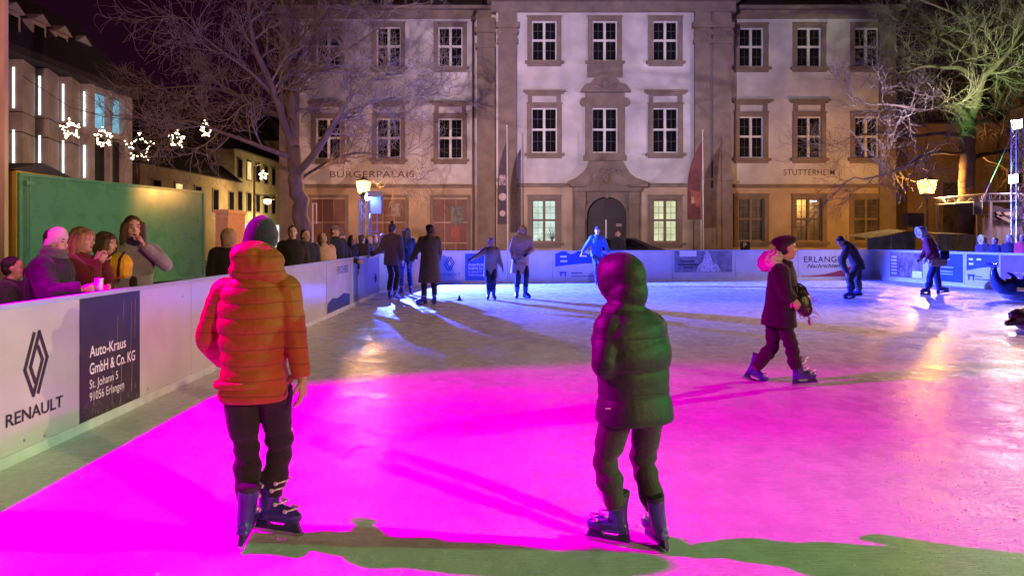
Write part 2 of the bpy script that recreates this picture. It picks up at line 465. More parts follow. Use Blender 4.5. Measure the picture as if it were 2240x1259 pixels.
# ---- far side
FA, FB = (-3.13, 23.6), (13.10, 26.75)
FL = math.hypot(FB[0] - FA[0], FB[1] - FA[1])
def fs(px):
    k = (px - 1120) / F
    t = (k * FA[1] - FA[0]) / ((FB[0] - FA[0]) - k * (FB[1] - FA[1])); return t * FL
def fz(px, py):
    t = fs(px) / FL; D = FA[1] + t * (FB[1] - FA[1]); return ZP(py, D)
far_b, fp = barrier("rink_barrier", "white far boards in front of the palace with sponsor prints in blue light", FA, FB,
                    [fs(x) for x in (1012, 1110, 1208, 1335, 1470, 1608, 1745, 1868)])
PR = panel_at(fp, fs(985))
rhomb_emblem(PR, fs(983), fz(983, 577), fs(994) - fs(972), .43, NAVY)
lettering("lettering", "RENAULT", fs(963), YF - .003, fz(985, 603), .13, NAVY, PR, .016, width=fs(1007) - fs(963))
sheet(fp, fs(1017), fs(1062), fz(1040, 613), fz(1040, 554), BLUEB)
PD = panel_at(fp, fs(1040))
lettering("lettering", "Auto-Kraus", fs(1024), YF - .004, fz(1040, 581), .125, WHITE, PD, .012, width=.56)
lettering("lettering", "GmbH & Co. KG", fs(1024), YF - .004, fz(1040, 589), .125, WHITE, PD, .012, width=.62)
lettering("lettering", "St. Johann 5", fs(1024), YF - .004, fz(1040, 596), .09, WHITE, PD, .0, width=.43)
lettering("lettering", "91056 Erlangen", fs(1024), YF - .004, fz(1040, 603), .09, WHITE, PD, .0, width=.5)
def bars(parent, rows, m, name="small_print", lift=.005):
    mb = MB()
    for x0, x1, z, h in rows: mb.box(x0, x1, YF - lift - .001, YF - lift + .001, z, z + h)
    return mb.build(name, m, parent)
def wave_panel(panels, sf, zf, x0, x1, up=True):
    P = panel_at(panels, (sf(x0) + sf(x1)) / 2)
    n = 14; top = []
    for i in range(n + 1):
        t = i / n
        top.append((sf(x1 + (x0 - x1) * t), zf(x1 + (x0 - x1) * t, 555 - 5 * abs(math.sin(t * 9.0)) + 2 * math.sin(t * 21))))
    bot = [(sf(x0 + (x1 - x0) * t), zf(x0 + (x1 - x0) * t, 583 - 9 * t - 2 * math.sin(t * 3.14))) for t in [i / 8 for i in range(9)]]
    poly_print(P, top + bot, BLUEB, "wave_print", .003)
    w = sf(x1) - sf(x0)
    bars(P, [(sf(x0) + w * .10, sf(x0) + w * .22, zf(x0, 563), .06), (sf(x0) + w * .46, sf(x0) + w * .60, zf(x0, 562), .06), (sf(x0) + w * .10, sf(x0) + w * .23, zf(x0, 573), .06)], WHITE)
    ex = sf(x0) + w * .15; ez = zf(x0, 604)
    mb = MB().box(ex - .10, ex - .05, YF - .006, YF - .004, ez, ez + .14).box(ex + .05, ex + .10, YF - .006, YF - .004, ez, ez + .14).box(ex - .12, ex + .12, YF - .0062, YF - .0042, ez + .10, ez + .15)
    mb.build("emblem", BLUEB, P)
    bars(P, [(sf(x0) + w * .30, sf(x0) + w * .52, zf(x0, 598), .03), (sf(x0) + w * .30, sf(x0) + w * .9, zf(x0, 605), .02)], NAVY)
wave_panel(fp, fs, fz, 1214, 1328)
# grey concert style poster with pale figure
sheet(fp, fs(1475), fs(1601), fz(1540, 595), fz(1540, 547), GREYB)
PG = panel_at(fp, fs(1540))
bars(PG, [(fs(1486), fs(1523), fz(1500, 561), .20)], WHITE, "notice")
bars(PG, [(fs(1490), fs(1520), fz(1500, 573), .05), (fs(1482), fs(1528), fz(1500, 580), .05), (fs(1494), fs(1516), fz(1500, 586), .04)], BLACK, lift=.006)
poly_print(PG, [(fs(1522), fz(1540, 594)), (fs(1527), fz(1540, 580)), (fs(1536), fz(1540, 574)), (fs(1540), fz(1540, 556)), (fs(1545), fz(1540, 548)), (fs(1553), fz(1540, 556)), (fs(1558), fz(1540, 573)), (fs(1570), fz(1540, 580)), (fs(1577), fz(1540, 594))], mat("pale grey print", (.48, .46, .5), .5, .5, 14), "figure_print", .006)
# newspaper sign
PE = panel_at(fp, fs(1800))
lettering("lettering", "ERLANGER", fs(1758), YF - .004, fz(1790, 573), .30, BLACK, PE, .01, width=fs(1852) - fs(1758), space=1.1)
lettering("lettering", "Nachrichten", fs(1765), YF - .004, fz(1790, 585), .20, BLACK, PE, .016, shear=.3, width=fs(1836) - fs(1765))
arc = [(fs(1752 + 100 * t), fz(1790, 603 - 16 * t ** 2.2)) for t in [i / 8 for i in range(9)]]
poly_print(PE, arc + [(fs(1866), fz(1850, 578)), (fs(1866), fz(1850, 604)), (fs(1752), fz(1752, 605))], REDP, "swoosh_print", .003)
# ---- right side
RA, RB = (13.10, 26.75), (15.35, 11.0)
RL = math.hypot(RB[0] - RA[0], RB[1] - RA[1])
def rs(px):
    k = (px - 1120) / F
    t = (k * RA[1] - RA[0]) / ((RB[0] - RA[0]) - k * (RB[1] - RA[1])); return t * RL
def rz(px, py):
    t = rs(px) / RL; D = RA[1] + t * (RB[1] - RA[1]); return ZP(py, D)
right_b, rp_ = barrier("rink_barrier", "right hand boards in deep blue light carrying a brown photo poster", RA, RB, [rs(x) for x in (1945, 2042, 2111, 2187, 2300)])
sheet(rp_, rs(1948), rs(2020), .14, .99, BROWNB)
PB = panel_at(rp_, rs(1985))
rr = random.Random(9)
mb = MB()
for i in range(20):
    x = rs(1966 + rr.random() * 50); z = .2 + rr.random() * .5; l = .1 + rr.random() * .3
    mb.prism([(x, z), (x + .03 + rr.random() * .05, z), (x + .06 * rr.random(), z + l)], YF - .0042 - i * .00005, YF - .0036)
mb.build("photo_print", mat("dark brown photo print", (.06, .03, .03), .5, .5), PB)
bars(PB, [(rs(1951), rs(1963), .80 - k * .11, .035 if k > 1 else .06) for k in range(6)], WHITE)
bars(PB, [(rs(1997), rs(2018), .16, .22)], WHITE, "notice")
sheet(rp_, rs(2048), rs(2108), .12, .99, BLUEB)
PQ = panel_at(rp_, rs(2080))
bars(PQ, [(rs(2052), rs(2080), .80, .05), (rs(2052), rs(2088), .55, .04), (rs(2052), rs(2086), .42, .03), (rs(2052), rs(2086), .34, .03)], mat("pale blue print", (.3, .4, .7), .5))
wx0, wx1 = 2115, 2186
Pw = panel_at(rp_, rs(2150))
bot = [(rs(2116) + (rs(2186) - rs(2116)) * t, .50 + .16 * t + .03 * math.sin(t * 3.1)) for t in [i / 8 for i in range(9)]]
poly_print(Pw, bot + [(rs(2186), 1.0), (rs(2116), 1.0)], BLUEB, "wave_print", .003)
bars(Pw, [(rs(2121), rs(2130), .82, .06), (rs(2138), rs(2148), .82, .06), (rs(2121), rs(2131), .68, .06)], WHITE)
ex = rs(2126)
MB().box(ex - .12, ex - .06, YF - .006, YF - .004, .22, .38).box(ex + .06, ex + .12, YF - .006, YF - .004, .22, .38).box(ex - .14, ex + .14, YF - .0062, YF - .0042, .34, .40).build("emblem", BLUEB, Pw)
bars(Pw, [(rs(2135), rs(2150), .33, .03), (rs(2135), rs(2175), .25, .03)], NAVY)
sheet(rp_, rs(2190), rs(2290), .1, 1.0, mat("violet banner vinyl", (.16, .08, .40), .35, .2))
# ================================================================== the palace
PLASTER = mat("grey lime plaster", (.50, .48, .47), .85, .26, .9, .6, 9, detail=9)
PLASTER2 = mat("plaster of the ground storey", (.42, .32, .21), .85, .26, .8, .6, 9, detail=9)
STONE = mat("brown sandstone", (.195, .150, .112), .85, .22, 2.2, .5, 30)
FRAMEW = mat("white window paint", (.62, .62, .60), .5, .1)
GBAR = mat("dark grey glazing bar paint", (.09, .085, .08), .6, .2)  # one even dark grey, darker than the white frames
BROWNW = mat("brown shutter wood", (.15, .065, .045), .6, .25, 4, .3, 30, stretch=(6, 1, 1))
GLASS = mat("dark window glass", (.010, .010, .012), .06, .3, 1.0, spec=.6)
GLASSG = mat("curtained window glass", (.07, .065, .06), .25, .5, 3.0, spec=.6)
DOORW = mat("dark door wood", (.025, .010, .010), .5, .3, 5, .3, 40, stretch=(8, 1, 1))
SLATER = mat("roof tiles", (.05, .03, .03), .8, .3, 8, .6, 30)
PIPE = mat("brown downpipe metal", (.07, .03, .025), .45, .2)
LITW = emat("lit room behind the pane", (.66, .84, .74), 1.0)
LITY = emat("lit room with yellow curtain", (.80, .84, .52), .9)

pal = thing("palace", "three storey baroque palace with sandstone window frames and an arched portal", "building", (0, 35, 0))
YC, YW = 0.0, 1.1                     # centre block plane and wing plane (local y)
def cx(px): return XP(px, 35.0)
def cz(py): return ZP(py, 35.0)
def wx(px): return XP(px, 36.1)
def wz(py): return ZP(py, 36.1)
def wall(name, x0, x1, z0, z1, y, holes, m, parent, depth=.22):
    xs = sorted({x0, x1, *[h[0] for h in holes], *[h[1] for h in holes]}); zs = sorted({z0, z1, *[h[2] for h in holes], *[h[3] for h in holes]})
    mb = MB()
    for a, b in zip(xs[:-1], xs[1:]):
        for c, d in zip(zs[:-1], zs[1:]):
            mx, mz = (a + b) / 2, (c + d) / 2
            if any(h[0] < mx < h[1] and h[2] < mz < h[3] for h in holes): continue
            mb.quad((a, y, c), (b, y, c), (b, y, d), (a, y, d))
    for a, b, c, d in holes:
        mb.quad((a, y, c), (a, y + depth, c), (b, y + depth, c), (b, y, c)); mb.quad((a, y, d), (b, y, d), (b, y + depth, d), (a, y + depth, d))
        mb.quad((a, y, c), (a, y, d), (a, y + depth, d), (a, y + depth, c)); mb.quad((b, y, c), (b, y + depth, c), (b, y + depth, d), (b, y, d))
    return mb.build(name, m, parent, recalc=False)
def window(x0, x1, z0, z1, y, parent, glass=None, hood=None, plain=False, frame=None, sill=True, sw=.22, ground=False):
    """a casement window with its stone frame; (x0..z1) is the opening"""
    glass = glass or GLASS; frame = frame or FRAMEW
    yy = y + .10
    mb = MB(); t = .055
    mb.box(x0, x0 + t, yy, yy + .07, z0, z1).box(x1 - t, x1, yy, yy + .07, z0, z1)
    mb.box(x0 + t, x1 - t, yy + .001, yy + .069, z0, z0 + t).box(x0 + t, x1 - t, yy + .001, yy + .069, z1 - t, z1)
    xm = (x0 + x1) / 2; zm = z0 + (z1 - z0) * .52
    mb.box(xm - .06, xm + .06, yy - .015, yy + .068, z0 + t, z1 - t)
    mb.box(x0 + t, xm - .06, yy - .012, yy + .066, zm - .05, zm + .05).box(xm + .06, x1 - t, yy - .012, yy + .066, zm - .05, zm + .05)
    gb = MB()
    for a, b in ((x0 + t, xm - .06), (xm + .06, x1 - t)):
        for c, d in ((z0 + t, zm - .05), (zm + .05, z1 - t)):
            n = 3 if ground else 2
            gb.box((a + b) / 2 - .008, (a + b) / 2 + .008, yy + .03, yy + .05, c, d)
            for k in range(1, n): gb.box(a, b, yy + .031, yy + .051, c + (d - c) * k / n - .008, c + (d - c) * k / n + .008)
    w = mb.build("window", frame, parent)
    gb.build("glazing_bars", STONE if ground else GBAR, w)
    MB().box(x0 + .01, x1 - .01, yy + .075, yy + .10, z0 + .01, z1 - .01).build("pane", glass, w)
    p = .07
    mb = MB()
    mb.box(x0 - sw, x0 - .002, y - p, y + .05, z0 - .02, z1 + sw).box(x1 + .002, x1 + sw, y - p, y + .05, z0 - .02, z1 + sw)
    mb.box(x0 - .002, x1 + .002, y - p + .003, y + .05, z1 + .002, z1 + sw - .002)
    mb.box(x0 - sw - .04, x1 + sw + .04, y - p - .02, y - p + .01, z1 + sw - .05, z1 + sw + .02)
    if hood:
        hz = z1 + sw
        mb.box(x0 - sw + .04, x0 - sw + .25, y - .06, y + .04, hz + .022, hz + .42).box(x1 + sw - .25, x1 + sw - .04, y - .06, y + .04, hz + .022, hz + .42)
        mb.box(x0 - sw + .252, x1 + sw - .252, y - .062, y + .04, hz + .34, hz + .42)
        mb.box(x0 - sw - .08, x1 + sw + .08, y - .14, y + .04, hz + .422, hz + .50).box(x0 - sw - .18, x1 + sw + .18, y - .24, y + .04, hz + .502, hz + .60)
    mb.build("surround", STONE, w)
    if sill:
        MB().box(x0 - sw - .12, x1 + sw + .12, y - .19, y + .10, z0 - .16, z0 - .022, .02).box(x0 - sw, x1 + sw, y - .10, y + .02, z0 - .27, z0 - .162).build("sill", STONE, w)
    return w
holes_c, holes_l, holes_r = [], [], []
CW = (1190.5, 1323, 1455.5)
for c in CW:
    holes_c += [(cx(c - 27), cx(c + 27), cz(133), cz(46)), (cx(c - 28), cx(c + 28), cz(334), cz(236))]
for c in (CW[0], CW[2]): holes_c.append((cx(c - 26.5), cx(c + 26.5), cz(529), cz(437)))
WLX = (718, 850, 985); WRX = (1643.5, 1770, 1896)
for c in WLX: holes_l += [(wx(c - 26.5), wx(c + 26.5), wz(146), wz(59)), (wx(c - 26.5), wx(c + 26.5), wz(347), wz(259))]
for c in WRX: holes_r += [(wx(c - 26.5), wx(c + 26.5), wz(146), wz(61)), (wx(c - 26.5), wx(c + 26.5), wz(345), wz(255)), (wx(c - 28), wx(c + 28), wz(527), wz(434))]
zc = cz(404); zw = wz(404)
up = lambda hs, z: [h for h in hs if h[2] > z - .2]
lo = lambda hs, z: [h for h in hs if h[2] <= z - .2]
wall("wall", cx(1085), cx(1600), zc, cz(-6), YC, up(holes_c, zc), PLASTER, pal)
dx0, dx1, dzt = cx(1283), cx(1370), cz(474)       # door opening (springing height)
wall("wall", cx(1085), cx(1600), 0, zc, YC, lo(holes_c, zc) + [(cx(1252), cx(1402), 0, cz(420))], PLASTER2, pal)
wall("wall", wx(612), cx(1085), zw, wz(18), YW, up(holes_l, zw), PLASTER, pal)
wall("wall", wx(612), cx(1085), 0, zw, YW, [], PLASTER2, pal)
wall("wall", cx(1600), wx(1958), zw, wz(18), YW, up(holes_r, zw), PLASTER, pal)
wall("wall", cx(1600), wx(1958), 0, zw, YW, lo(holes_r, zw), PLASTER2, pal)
MB().quad((cx(1085), YC, 0), (cx(1085), YC, cz(-6)), (cx(1085), YW + .3, cz(-6)), (cx(1085), YW + .3, 0)).quad((cx(1600), YC, 0), (cx(1600), YW + .3, 0), (cx(1600), YW + .3, cz(-6)), (cx(1600), YC, cz(-6))).quad((wx(612), YW, 0), (wx(612), YW, wz(18)), (wx(612), YW + 12, wz(18)), (wx(612), YW + 12, 0)).quad((wx(1958), YW, 0), (wx(1958), YW + 12, 0), (wx(1958), YW + 12, wz(18)), (wx(1958), YW, wz(18))).build("side_wall", PLASTER, pal, recalc=False)
for c in CW:
    window(cx(c - 27), cx(c + 27), cz(133), cz(46), YC, pal)
    window(cx(c - 28), cx(c + 28), cz(334), cz(236), YC, pal, hood=(c != 1323))
wl = window(cx(CW[0] - 26.5), cx(CW[0] + 26.5), cz(529), cz(437), YC, pal, LITW, frame=STONE, ground=True); wl["label"] = "brightly lit ground floor window left of the portal"
wr = window(cx(CW[2] - 26.5), cx(CW[2] + 26.5), cz(529), cz(437), YC, pal, LITY, frame=STONE, ground=True); wr["label"] = "lit ground floor window with pale yellow light right of the portal"
for c in WLX:
    window(wx(c - 26.5), wx(c + 26.5), wz(146), wz(59), YW, pal); window(wx(c - 26.5), wx(c + 26.5), wz(347), wz(259), YW, pal, hood=True)
    # ground storey: blind openings closed by brown boards
    x0, x1 = wx(c - 37), wx(c + 37)
    mb = MB().box(x0 - .16, x0, YW - .06, YW + .02, 0.25, wz(432)).box(x1, x1 + .16, YW - .06, YW + .02, .25, wz(432)).box(x0 - .16, x1 + .16, YW - .058, YW + .02, wz(432), wz(426))
    f = mb.build("shutter_frame", STONE, pal)
    mb = MB()
    n = 3
    for k in range(n):
        a = x0 + (x1 - x0) * k / n + .02; b = x0 + (x1 - x0) * (k + 1) / n - .02
        for (c0, c1) in ((.3, 1.2), (1.26, 2.2), (2.26, wz(436))): mb.box(a, b, YW - .035, YW + .01, c0, c1, .012)
    mb.build("board_panel", BROWNW, f)
for i, c in enumerate(WRX):
    window(wx(c - 26.5), wx(c + 26.5), wz(146), wz(61), YW, pal); window(wx(c - 26.5), wx(c + 26.5), wz(345), wz(255), YW, pal, hood=(i < 2))
    window(wx(c - 28), wx(c + 28), wz(527), wz(434), YW, pal, GLASSG, ground=True, frame=STONE)
# notices hung on the left wing shutters
for px, py, w, h, m in ((1000, 470, .30, .42, mat("grey green notice print", (.12, .13, .10), .6, .4)), (996, 512, .22, .34, mat("red notice print", (.28, .06, .05), .6, .3)), (866, 459, .22, .32, mat("grey notice print", (.20, .17, .17), .6, .3))):
    MB().box(wx(px) - w, wx(px) + w, YW - .05, YW - .037, wz(py) - h, wz(py) + h).build("notice", m, pal)
# lit strip lamps
MB().box(wx(1772), wx(1790), YW + .165, YW + .172, wz(441), wz(438.5)).build("ceiling_light", emat("ceiling tube", (.8, .9, 1), 2.2), pal)
# stone bands, pilasters, cornices
mb = MB()
mb.box(cx(1075), cx(1608), YC - .16, YC + .3, cz(28), cz(6)).box(cx(1066), cx(1616), YC - .34, YC + .3, cz(6) + .002, cz(-4)).box(cx(1058), cx(1624), YC - .6, YC + .3, cz(-4) + .002, cz(-16))
mb.build("cornice", STONE, pal)
for xa, xb, xc in ((wx(606), cx(1074), wx(600)), (cx(1612), wx(1966), cx(1612))):
    MB().box(xa, xb, YW - .10, YW + .2, wz(42), wz(24)).box(min(xa, xc), max(xb, wx(1972)) if xb > 5 else xb, YW - .4, YW + .2, wz(24) + .002, wz(17)).build("wing_cornice", STONE, pal)
def pilaster(px0, px1, y, X, Z, name="pilaster", out=.22):
    a, b = X(px0), X(px1); mb = MB()
    mb.box(a, b, y - out, y + .1, Z(412), Z(98))
    mb.box(a - .06, b + .06, y - out - .05, y + .1, Z(98) + .002, Z(88)).box(a - .02, b + .02, y - out - .02, y + .1, Z(88) + .002, Z(64)).box(a - .12, b + .12, y - out - .10, y + .1, Z(64) + .002, Z(52)).box(a, b, y - out - .02, y + .1, Z(52) + .002, Z(29))
    for sx in (a + .06, b - .06):
        mb.bar((sx, y - out - .10, Z(74)), (sx, y - out + .02, Z(74)), .15, .15, 12)
    mb.box(a - .08, b + .08, y - out - .06, y + .1, Z(420), Z(412) - .002).box(a - .05, b + .05, y - out - .03, y + .1, 0, Z(420) - .002)
    mb.box(a - .09, b + .09, y - out - .07, y + .1, Z(396), Z(390))
    return mb.build(name, STONE, pal)
pilaster(1090, 1130, YC, cx, cz); pilaster(1518, 1552, YC, cx, cz); pilaster(1558, 1598, YC, cx, cz, out=.16)
MB().box(cx(1042), cx(1082), YW - .5, YW + .1, 0, cz(30)).box(cx(1038), cx(1084), YW - .58, YW + .1, cz(98), cz(88)).box(cx(1036), cx(1084), YW - .62, YW + .1, cz(64), cz(52)).build("corner_pier", STONE, pal)
MB().box(wx(612), wx(655), YW - .10, YW + .05, 0, wz(42)).build("quoin_strip", STONE, pal)
MB().box(wx(1922), wx(1958), YW - .10, YW + .05, 0, wz(42)).build("quoin_strip", STONE, pal)
for a, b, y, z in ((cx(1132), cx(1252), YC, cz(406)), (cx(1402), cx(1516), YC, cz(406)), (wx(656), wx(1032), YW, wz(408)), (wx(1606), wx(1921), YW, wz(408))):
    MB().box(a, b, y - .10, y + .05, z - .07, z + .05).box(a, b, y - .16, y + .05, z + .052, z + .11).build("string_course", STONE, pal)
# pediment and apron of the middle window
mb = MB()
mb.prism([(cx(1284), cz(170)), (cx(1284), cz(139)), (cx(1362), cz(139)), (cx(1362), cz(170))], YC - .06, YC + .04)
arc = [(cx(1272), cz(196)), (cx(1280), cz(186)), (cx(1290), cz(184)), (cx(1298), cz(174)), (cx(1310), cz(167)), (cx(1323), cz(164)), (cx(1336), cz(167)), (cx(1348), cz(174)), (cx(1356), cz(184)), (cx(1366), cz(186)), (cx(1375), cz(196))]
mb.prism([(cx(1268), cz(203))] + arc + [(cx(1379), cz(203))], YC - .26, YC + .04)
mb.build("window_pediment", STONE, pal)
arc2 = [(x * .78 + cx(1323) * .22, z * .78 + cz(199) * .22) for x, z in arc]
m2 = MB()
m2.ell((cx(1323), YC - .28, cz(186)), (.16, .08, .24)).ell((cx(1306), YC - .28, cz(192)), (.24, .07, .10), Matrix.Rotation(.5, 3, 'Y')).ell((cx(1340), YC - .28, cz(192)), (.24, .07, .10), Matrix.Rotation(-.5, 3, 'Y'))
m2.build("carved_ornament", STONE, pal, smooth=True)
mb = MB()
mb.box(cx(1280), cx(1294.5), YC - .12, YC + .04, cz(338), cz(204)).box(cx(1351.5), cx(1366), YC - .12, YC + .04, cz(338), cz(204)).box(cx(1294.6), cx(1351.4), YC - .10, YC + .04, cz(234), cz(204))
mb.bar((cx(1278), YC - .1, cz(224)), (cx(1278), YC + .03, cz(224)), .22, .22, 14).bar((cx(1368), YC - .1, cz(224)), (cx(1368), YC + .03, cz(224)), .22, .22, 14)
mb.box(cx(1276), cx(1370), YC - .14, YC + .04, cz(352), cz(340))
mb.build("window_side_scrolls", STONE, pal)
# portal
por = MB()
halfarch = [(cx(1326.5) + (cx(1370) - cx(1326.5)) * math.cos(t), cz(474) + (cx(1370) - cx(1326.5)) * math.sin(t)) for t in [math.pi * i / 20 for i in range(21)]]
por.prism([(cx(1252), 0), (cx(1252), cz(419)), (cx(1402), cz(419)), (cx(1402), 0), (cx(1370), 0)] + halfarch + [(cx(1283), 0)], YC - .10, YC + .35)
portal = por.build("portal", STONE, pal)
mb = MB()
bell = [(cx(1238), cz(405)), (cx(1241), cz(398)), (cx(1258), cz(390)), (cx(1274), cz(378)), (cx(1283), cz(366)), (cx(1287), cz(354)), (cx(1359), cz(354)), (cx(1363), cz(366)), (cx(1372), cz(378)), (cx(1388), cz(390)), (cx(1413), cz(398)), (cx(1416), cz(405))]
mb.prism(bell, YC - .42, YC + .02)
mb.box(cx(1246), cx(1278), YC - .62, YC - .1, cz(410), cz(404)).box(cx(1374), cx(1412), YC - .62, YC - .1, cz(410), cz(404)).box(cx(1252), cx(1402), YC - .38, YC - .1, cz(419), cz(405) - .002)
mb.build("portal_pediment", STONE, portal)
for a, b in ((1257, 1279), (1374, 1396)):
    mb = MB().box(cx(a), cx(b), YC - .30, YC - .1, 0, cz(446)).box(cx(a - 2), cx(b + 2), YC - .36, YC - .1, cz(446) + .002, cz(438)).box(cx(a - 1), cx(b + 1), YC - .33, YC - .1, cz(438) + .002, cz(420))
    mb.build("portal_column", STONE, portal)
mb = MB()
r0, r1 = cx(1370) - cx(1326.5), cx(1376.5) - cx(1326.5)
for i in range(20):
    t0, t1 = math.pi * i / 20, math.pi * (i + 1) / 20
    P = lambda r, t: (cx(1326.5) + r * math.cos(t), cz(474) + r * math.sin(t))
    mb.prism([P(r0, t0), P(r1, t0), P(r1, t1), P(r0, t1)], YC - .16, YC - .1)
mb.box(cx(1323), cx(1330), YC - .24, YC - .1, cz(434), cz(420)).box(cx(1276), cx(1284), YC - .2, YC - .1, cz(478), cz(473)).box(cx(1369), cx(1377), YC - .2, YC - .1, cz(478), cz(473))
mb.build("arch_moulding", STONE, portal)
mb = MB(); rr = random.Random(4)
for i in range(26):
    x = cx(1295 + rr.random() * 62); z = cz(398 - rr.random() * 26)
    mb.ell((x, YC - .44, z), (.06 + rr.random() * .12, .05, .04 + rr.random() * .06), Matrix.Rotation(rr.random() * 3, 3, 'Y'), 8, 6)
mb.build("carved_coat_of_arms", STONE, portal, smooth=True)
door = MB()
door.prism([(cx(1370) - .01, 0), ] + [(cx(1326.5) + (r0 - .01) * math.cos(t), cz(474) + (r0 - .01) * math.sin(t)) for t in [math.pi * i / 20 for i in range(21)]] + [(cx(1283) + .01, 0)], YC + .22, YC + .30)
dr = door.build("door", DOORW, pal)
mb = MB()
for k in (-1, 1):
    for (a, b) in ((.10, .80),):
        x0, x1 = sorted((cx(1326.5) + k * .10, cx(1326.5) + k * .82))
        mb.box(x0, x1, YC + .195, YC + .225, .25, 1.2, .02).box(x0, x1, YC + .195, YC + .225, 1.35, cz(482), .02)
mb.box(cx(1284), cx(1369), YC + .16, YC + .225, cz(478), cz(472)).box(cx(1325), cx(1328.5), YC + .17, YC + .225, cz(472) + .002, cz(432))
mb.build("door_panels", DOORW, dr)
MB().box(cx(1325.2), cx(1328.4), YC + .18, YC + .225, .6, cz(480)).build("door_gap_strip", mat("pale metal strip", (.75, .72, .68), .35, .1, metal=.3), dr)
for px, py in ((1355, 492), (1353, 512)):
    MB().box(cx(px) - .13, cx(px) + .13, YC + .18, YC + .2, cz(py) - .07, cz(py) + .07).build("door_plate", mat("brass plate", (.5, .42, .3), .3, .2, metal=.6), dr)
# roof
mb = MB()
mb.prism([(YC - .7, cz(-16) + .003), (YC + 6, cz(-16) + 4.5), (YC + 12, cz(-16) + .003)], cx(1056), cx(1626), 'yz')
mb.build("roof", SLATER, pal)
mb = MB()
mb.prism([(YW - .55, wz(17) + .003), (YW + 5.5, wz(17) + 3.6), (YW + 12, wz(17) + .003)], wx(598), cx(1054), 'yz')
mb.build("wing_roof", SLATER, pal)
MB().prism([(YW - .55, wz(17) + .003), (YW + 5.5, wz(17) + 3.6), (YW + 12, wz(17) + .003)], cx(1628), wx(1974), 'yz').build("wing_roof", SLATER, pal)
for px in (1032.5, 1604.5):
    x = cx(px)
    MB().bar((x, YW - .16, .1), (x, YW - .16, cz(24)), .055, .055, 10).bar((x, YW - .16, cz(24)), (x + .1, YW - .45, cz(14)), .055, .055, 10).box(x - .1, x + .1, YW - .26, YW - .06, cz(34), cz(24)).build("downpipe", PIPE, pal)
lettering("wall_lettering", "BÜRGERPALAIS", wx(722), YW - .006, wz(388), wz(373) - wz(388) + .12, mat("dark painted letters", (.10, .07, .06), .8), pal, .004, width=wx(906) - wx(722), space=1.1)
lettering("wall_lettering", "STUTTERHEIM", wx(1714), YW - .006, wz(383), wz(369) - wz(383) + .1, MATS["dark painted letters"], pal, .004, width=wx(1826) - wx(1714), space=1.1)

# plants and ornaments standing inside the two lit windows
GREEN = mat("houseplant leaf", (.035, .06, .03), .5, .3)
def agave(px, py, s, label, n=13, seed=1):
    x, z = cx(px), cz(py); r = random.Random(seed)
    t = thing("potted_plant", label, "plant", (x, 35.15, z))
    mb = MB()
    for i in range(n):
        a = math.pi * (i + .5) / n; l = s * (.7 + .5 * r.random())
        mb.prism([(0, .02), (.05 * s, .02), (math.cos(a) * l * .6 + .03 * s, math.sin(a) * l * .6), (math.cos(a) * l, math.sin(a) * l * .95 + .02), (math.cos(a) * l * .6 - .03 * s, math.sin(a) * l * .6)], -.012 + .001 * i, -.010 + .0012 * i)
    mb.build("foliage", GREEN, t)
    MB().bar((0, 0, -.1 * s), (0, 0, .05), .05, .06).build("pot", mat("terracotta", (.25, .1, .06), .8), t)
agave(1208, 524, .62, "spiky potted plant inside the lit window left of the portal", 13, 1)
agave(1180, 527, .34, "small low plant on the sill of the lit left window", 9, 3)

# ================================================================== modern building on the left
CONC = mat("concrete slabs", (.42, .36, .33), .85, .2, 1.4, .3, 25)
DARKG = mat("dark facade recess", (.035, .03, .03), .5, .3)
ROOFP = mat("dark mansard tiles", (.035, .022, .028), .8, .3, 6, .5, 20)
SLIT = emat("lit slit window", (.78, .92, .95), 1.9)
CYANW = emat("cyan lit window", (.28, .62, .80), .75)
mod = thing("office_building", "modern concrete office block with tall slabs and narrow lit slit windows on the left", "building", (-18, 22, 0))
ys = [22.6, 24.15, 25.7, 27.2, 28.7, 30.2, 31.7]
mb = MB(); slits = []
for a, b in zip(ys[:-1], ys[1:]):
    y0, y1 = a - 22, b - 22
    for z0, z1 in ((2.2, 3.72), (3.78, 5.35), (5.40, 6.10), (6.14, 8.05)):
        mb.prism([(0.0, y0), (-.44, y1 - .10), (-.80, y1 - .10), (-.80, y0)], z0, z1, 'xy')
mb.build("concrete_slab", CONC, mod)
for b in ys[1:]:
    y1 = b - 22
    for z0, z1 in ((4.05, 5.45), (6.25, 7.75)):
        MB().box(-.36, -.28, y1 - .03, y1 - .01, z0, z1).build("slit_window", SLIT, mod)
MB().box(-10, -.80, .4, 13.2, 0, 8.1).build("wall", DARKG, mod)
mb = MB()
for y0, y1 in ((9.75, 9.95), (11.15, 11.35), (12.4, 13.1)): mb.box(-.78, -.02, y0, y1, 0, 8.08)
mb.box(-.78, -.1, 9.96, 12.4, 6.0, 6.25).box(-.78, -.1, 9.96, 12.4, 7.85, 8.07).build("pillar", CONC, mod)
for y0, y1 in ((9.98, 11.12), (11.38, 12.38)):
    MB().box(-.30, -.26, y0, y1, 6.3, 7.8).build("window", CYANW, mod)
    MB().box(-.30, -.26, y0, y1, 3.0, 5.9).build("window", GLASS, mod)
MB().box(-10, .35, .3, 13.25, 8.08, 8.35).build("eave", ROOFP, mod)
MB().prism([(.30, 8.352), (-2.6, 11.6), (-9, 11.8), (-10, 8.352)], .35, 13.2, 'xz').build("roof", ROOFP, mod)
